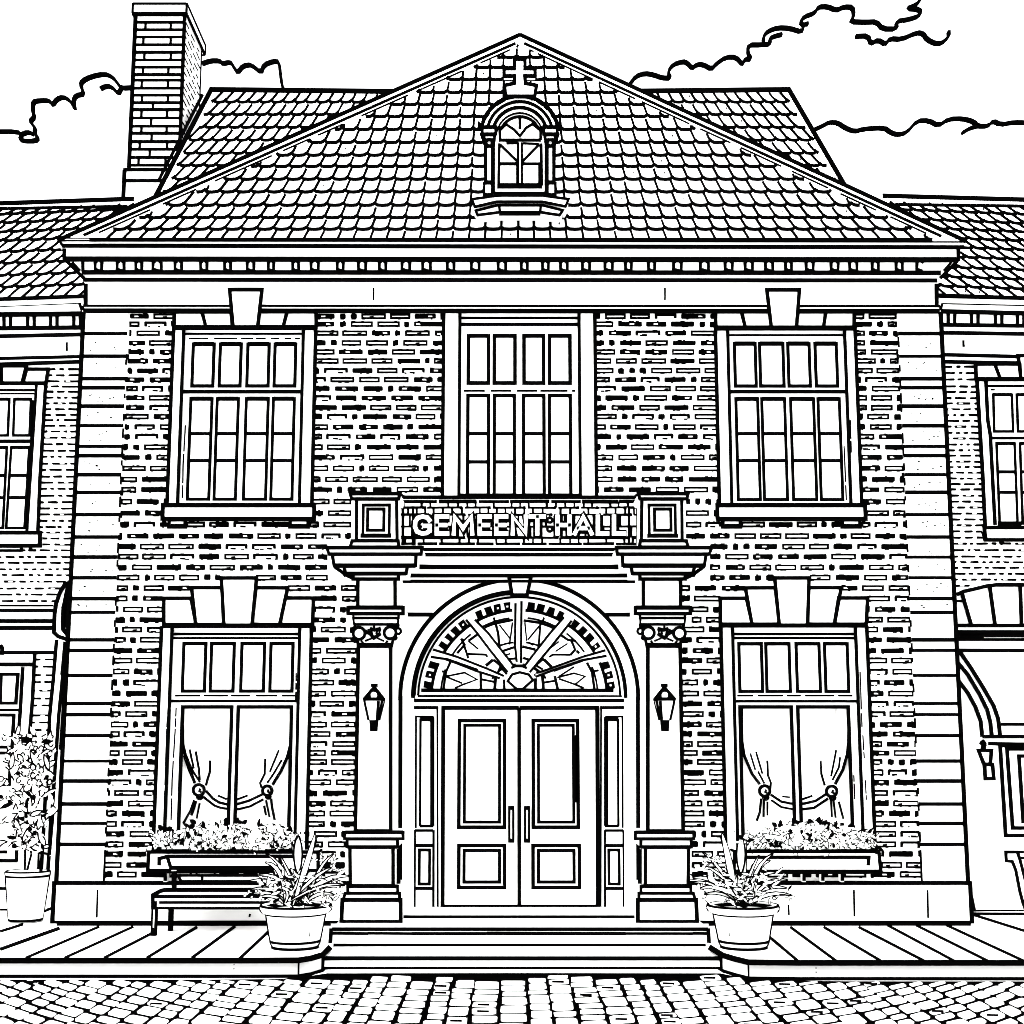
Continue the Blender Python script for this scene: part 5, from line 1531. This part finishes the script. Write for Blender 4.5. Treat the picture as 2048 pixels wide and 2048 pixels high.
m.shape(BK, [(356, 1751), (560, 1751), (560, 1763), (362, 1763)], -.04, 0, 5); m.line(BK, [(404, 1751), (404, 1763)], 4, 0)
m.fill(BK, [(343, 1742), (352, 1742), (352, 1780), (343, 1780)], -.05, -.01, 1); m.fill(BK, [(548, 1742), (556, 1742), (556, 1780), (548, 1780)], -.05, -.01, 1)
m.fill(BK, [(343, 1736), (352, 1736), (352, 1742), (343, 1742)], -.05, -.011, 0); m.fill(BK, [(548, 1736), (556, 1736), (556, 1742), (548, 1742)], -.05, -.011, 0)
m.build('backrest', PAINT, t)

# ================================================================== CLOUDS
CP = Plane((0, 160, 0), (1, 0, 0), (0, 0, 1))
XC1 = A; XC2 = C


def cloud(label, polys, puffs):
    c0 = CP.P(*puffs[0][:2])
    t = MB()
    for pts in polys:
        w = 4.3
        # smooth the traced outline
        sm_ = [pts[0]]
        for i in range(1, len(pts) - 1):
            a, b, c_ = pts[i - 1], pts[i], pts[i + 1]
            sm_ += [((a[0] * .25 + b[0] * .75), (a[1] * .25 + b[1] * .75)), ((c_[0] * .25 + b[0] * .75), (c_[1] * .25 + b[1] * .75))]
        sm_.append(pts[-1]); t.line(CP, sm_, w, 2.0, t=.8)
    for (x, y, r_) in puffs:
        c_ = CP.P(x, y); R0 = r_ * (CP.P(x + 1, y) - CP.P(x, y)).length; n1, n2 = 10, 16; i0 = len(t.v)
        for a in range(n1 + 1):
            for b_ in range(n2):
                th, ph = pi * a / n1, 2 * pi * b_ / n2
                t.v.append((c_.x + R0 * sin(th) * cos(ph), c_.y + R0 * .8 * sin(th) * sin(ph) + R0 * .6, c_.z + R0 * cos(th)))
        for a in range(n1):
            for b_ in range(n2):
                q = (b_ + 1) % n2; t.f.append((i0 + a * n2 + b_, i0 + a * n2 + q, i0 + (a + 1) * n2 + q, i0 + (a + 1) * n2 + b_)); t.m.append(0)
    tag(t.build('cloud', CLOUD), label, 'cloud')


cloud('small puffy cloud outline left of the chimney',
      [A((-40, 720), (95, 720), (115, 740), (105, 765), (125, 772), (190, 772), (205, 755), (185, 725), (190, 700), (160, 665), (185, 640), (175, 600), (178, 555), (215, 548), (270, 548), (285, 575), (310, 540), (345, 528), (385, 550), (410, 600), (400, 550), (415, 520), (460, 512), (440, 465), (450, 440), (500, 415), (575, 400), (620, 420), (650, 460), (665, 480), (735, 476)),
       A((548, 485), (575, 470), (610, 470), (650, 512), (665, 480)), A((115, 735), (150, 722), (180, 735))],
      [(25, 275, 12), (80, 228, 22), (125, 215, 20), (185, 185, 26), (225, 190, 18), (155, 235, 24), (100, 260, 20)])
cloud('short cloud outline between the chimney and the rear roof',
      [A((1110, 345), (1160, 328), (1210, 328), (1225, 345), (1270, 335), (1285, 360), (1308, 395), (1340, 355), (1385, 350), (1438, 395), (1455, 350), (1510, 330), (1538, 335), (1545, 400), (1555, 470), (1570, 495))],
      [(425, 138, 14), (455, 140, 14), (500, 148, 17), (548, 142, 16), (480, 160, 14)])
cloud('large billowing cloud outline over the right slope of the front roof',
      [[(1260, 166), (1272, 150), (1290, 144), (1308, 147), (1324, 153), (1342, 154), (1336, 142), (1346, 127)] + C((50, 332), (75, 340), (102, 370), (130, 348), (165, 350), (210, 375), (235, 345), (290, 308), (345, 308), (380, 350), (395, 318), (430, 320), (410, 290), (412, 240), (490, 240), (535, 235), (530, 205), (560, 192), (600, 182)),
       C((497, 235), (495, 195), (520, 165), (575, 145), (640, 148), (710, 170), (718, 130), (745, 122)), C((715, 130), (700, 115), (720, 85), (780, 65), (800, 30), (850, 28), (900, 50), (940, 30), (990, 32), (997, 80), (978, 112), (1060, 115), (1120, 112), (1155, 152), (1235, 152), (1230, 110), (1300, 100), (1360, 80), (1365, 45), (1290, 38), (1340, 20), (1365, -10), (1370, -60))],
      [(1360, 150, 24), (1460, 135, 24), (1540, 110, 30), (1600, 70, 28), (1660, 45, 30), (1750, 60, 14), (1800, 50, 14), (1500, 140, 20)])
cloud('short wavy cloud line below the large cloud at top right',
      [C((1005, 193), (1075, 190), (1090, 235), (1130, 212), (1172, 238), (1195, 205), (1260, 210), (1345, 172), (1380, 178), (1400, 210), (1450, 235), (1485, 230), (1522, 195), (1520, 165))],
      [(1740, 92, 12), (1770, 92, 12), (1830, 80, 14), (1875, 92, 10)])
cloud('long low cloud outline above the right wing roof',
      [C((772, 712), (820, 690), (860, 668), (905, 670), (950, 700), (1000, 720), (1050, 705), (1165, 698), (1200, 725), (1240, 738), (1290, 725), (1345, 660), (1410, 658), (1465, 688), (1520, 650), (1600, 648), (1660, 665), (1680, 690), (1740, 690), (1765, 660), (1810, 682), (1880, 668), (1960, 672), (2200, 660)),
       C((1595, 728), (1640, 700), (1690, 688))],
      [(1665, 256, 12), (1740, 264, 9), (1850, 258, 18), (1920, 256, 20), (2000, 260, 16), (2060, 262, 20)])

# ================================================================== LIGHT, SKY, CAMERA
w = bpy.data.worlds.new('World'); sc.world = w; w.use_nodes = True
nt = w.node_tree; bg = nt.nodes['Background']
sky = nt.nodes.new('ShaderNodeTexSky'); sky.sky_type = 'NISHITA'; sky.sun_disc = False
SE, SR = radians(48), radians(0)
sky.sun_elevation = SE
sky.air_density = 1.0; sky.dust_density = 3.0; sky.ozone_density = 1.0
az = radians(200)       # sun azimuth, clockwise from +Y: behind the camera, a little to the left
sky.sun_rotation = az
hs = nt.nodes.new('ShaderNodeHueSaturation'); hs.inputs['Saturation'].default_value = 0.08
nt.links.new(sky.outputs[0], hs.inputs['Color']); nt.links.new(hs.outputs[0], bg.inputs['Color']); bg.inputs['Strength'].default_value = 0.15
L = bpy.data.lights.new('sun', 'SUN'); L.energy = 0.7; L.angle = radians(14); L.color = (1, .985, .965)
lo = bpy.data.objects.new('sun', L); COL.objects.link(lo)
dirv = V((sin(az) * cos(SE), cos(az) * cos(SE), sin(SE)))
lo.rotation_euler = dirv.to_track_quat('Z', 'Y').to_euler()
lo.location = (-6, -20, 20)

cam = bpy.data.cameras.new('camera'); co = bpy.data.objects.new('camera', cam); COL.objects.link(co)
co.location = CAM; co.rotation_euler = (radians(90) + TH, 0, 0)
cam.sensor_width = 36; cam.lens = 36 * F / 2048; cam.clip_end = 2000; cam.clip_start = .1
sc.camera = co
sc.view_settings.view_transform = 'Standard'; sc.view_settings.look = 'None'
sc.view_settings.exposure = 2.5; sc.view_settings.gamma = 1.0; sc.view_settings.use_curve_mapping = False
sc.cycles.max_bounces = 8; sc.cycles.diffuse_bounces = 5
sc.cycles.filter_width = 1.0
sc.render.film_transparent = False
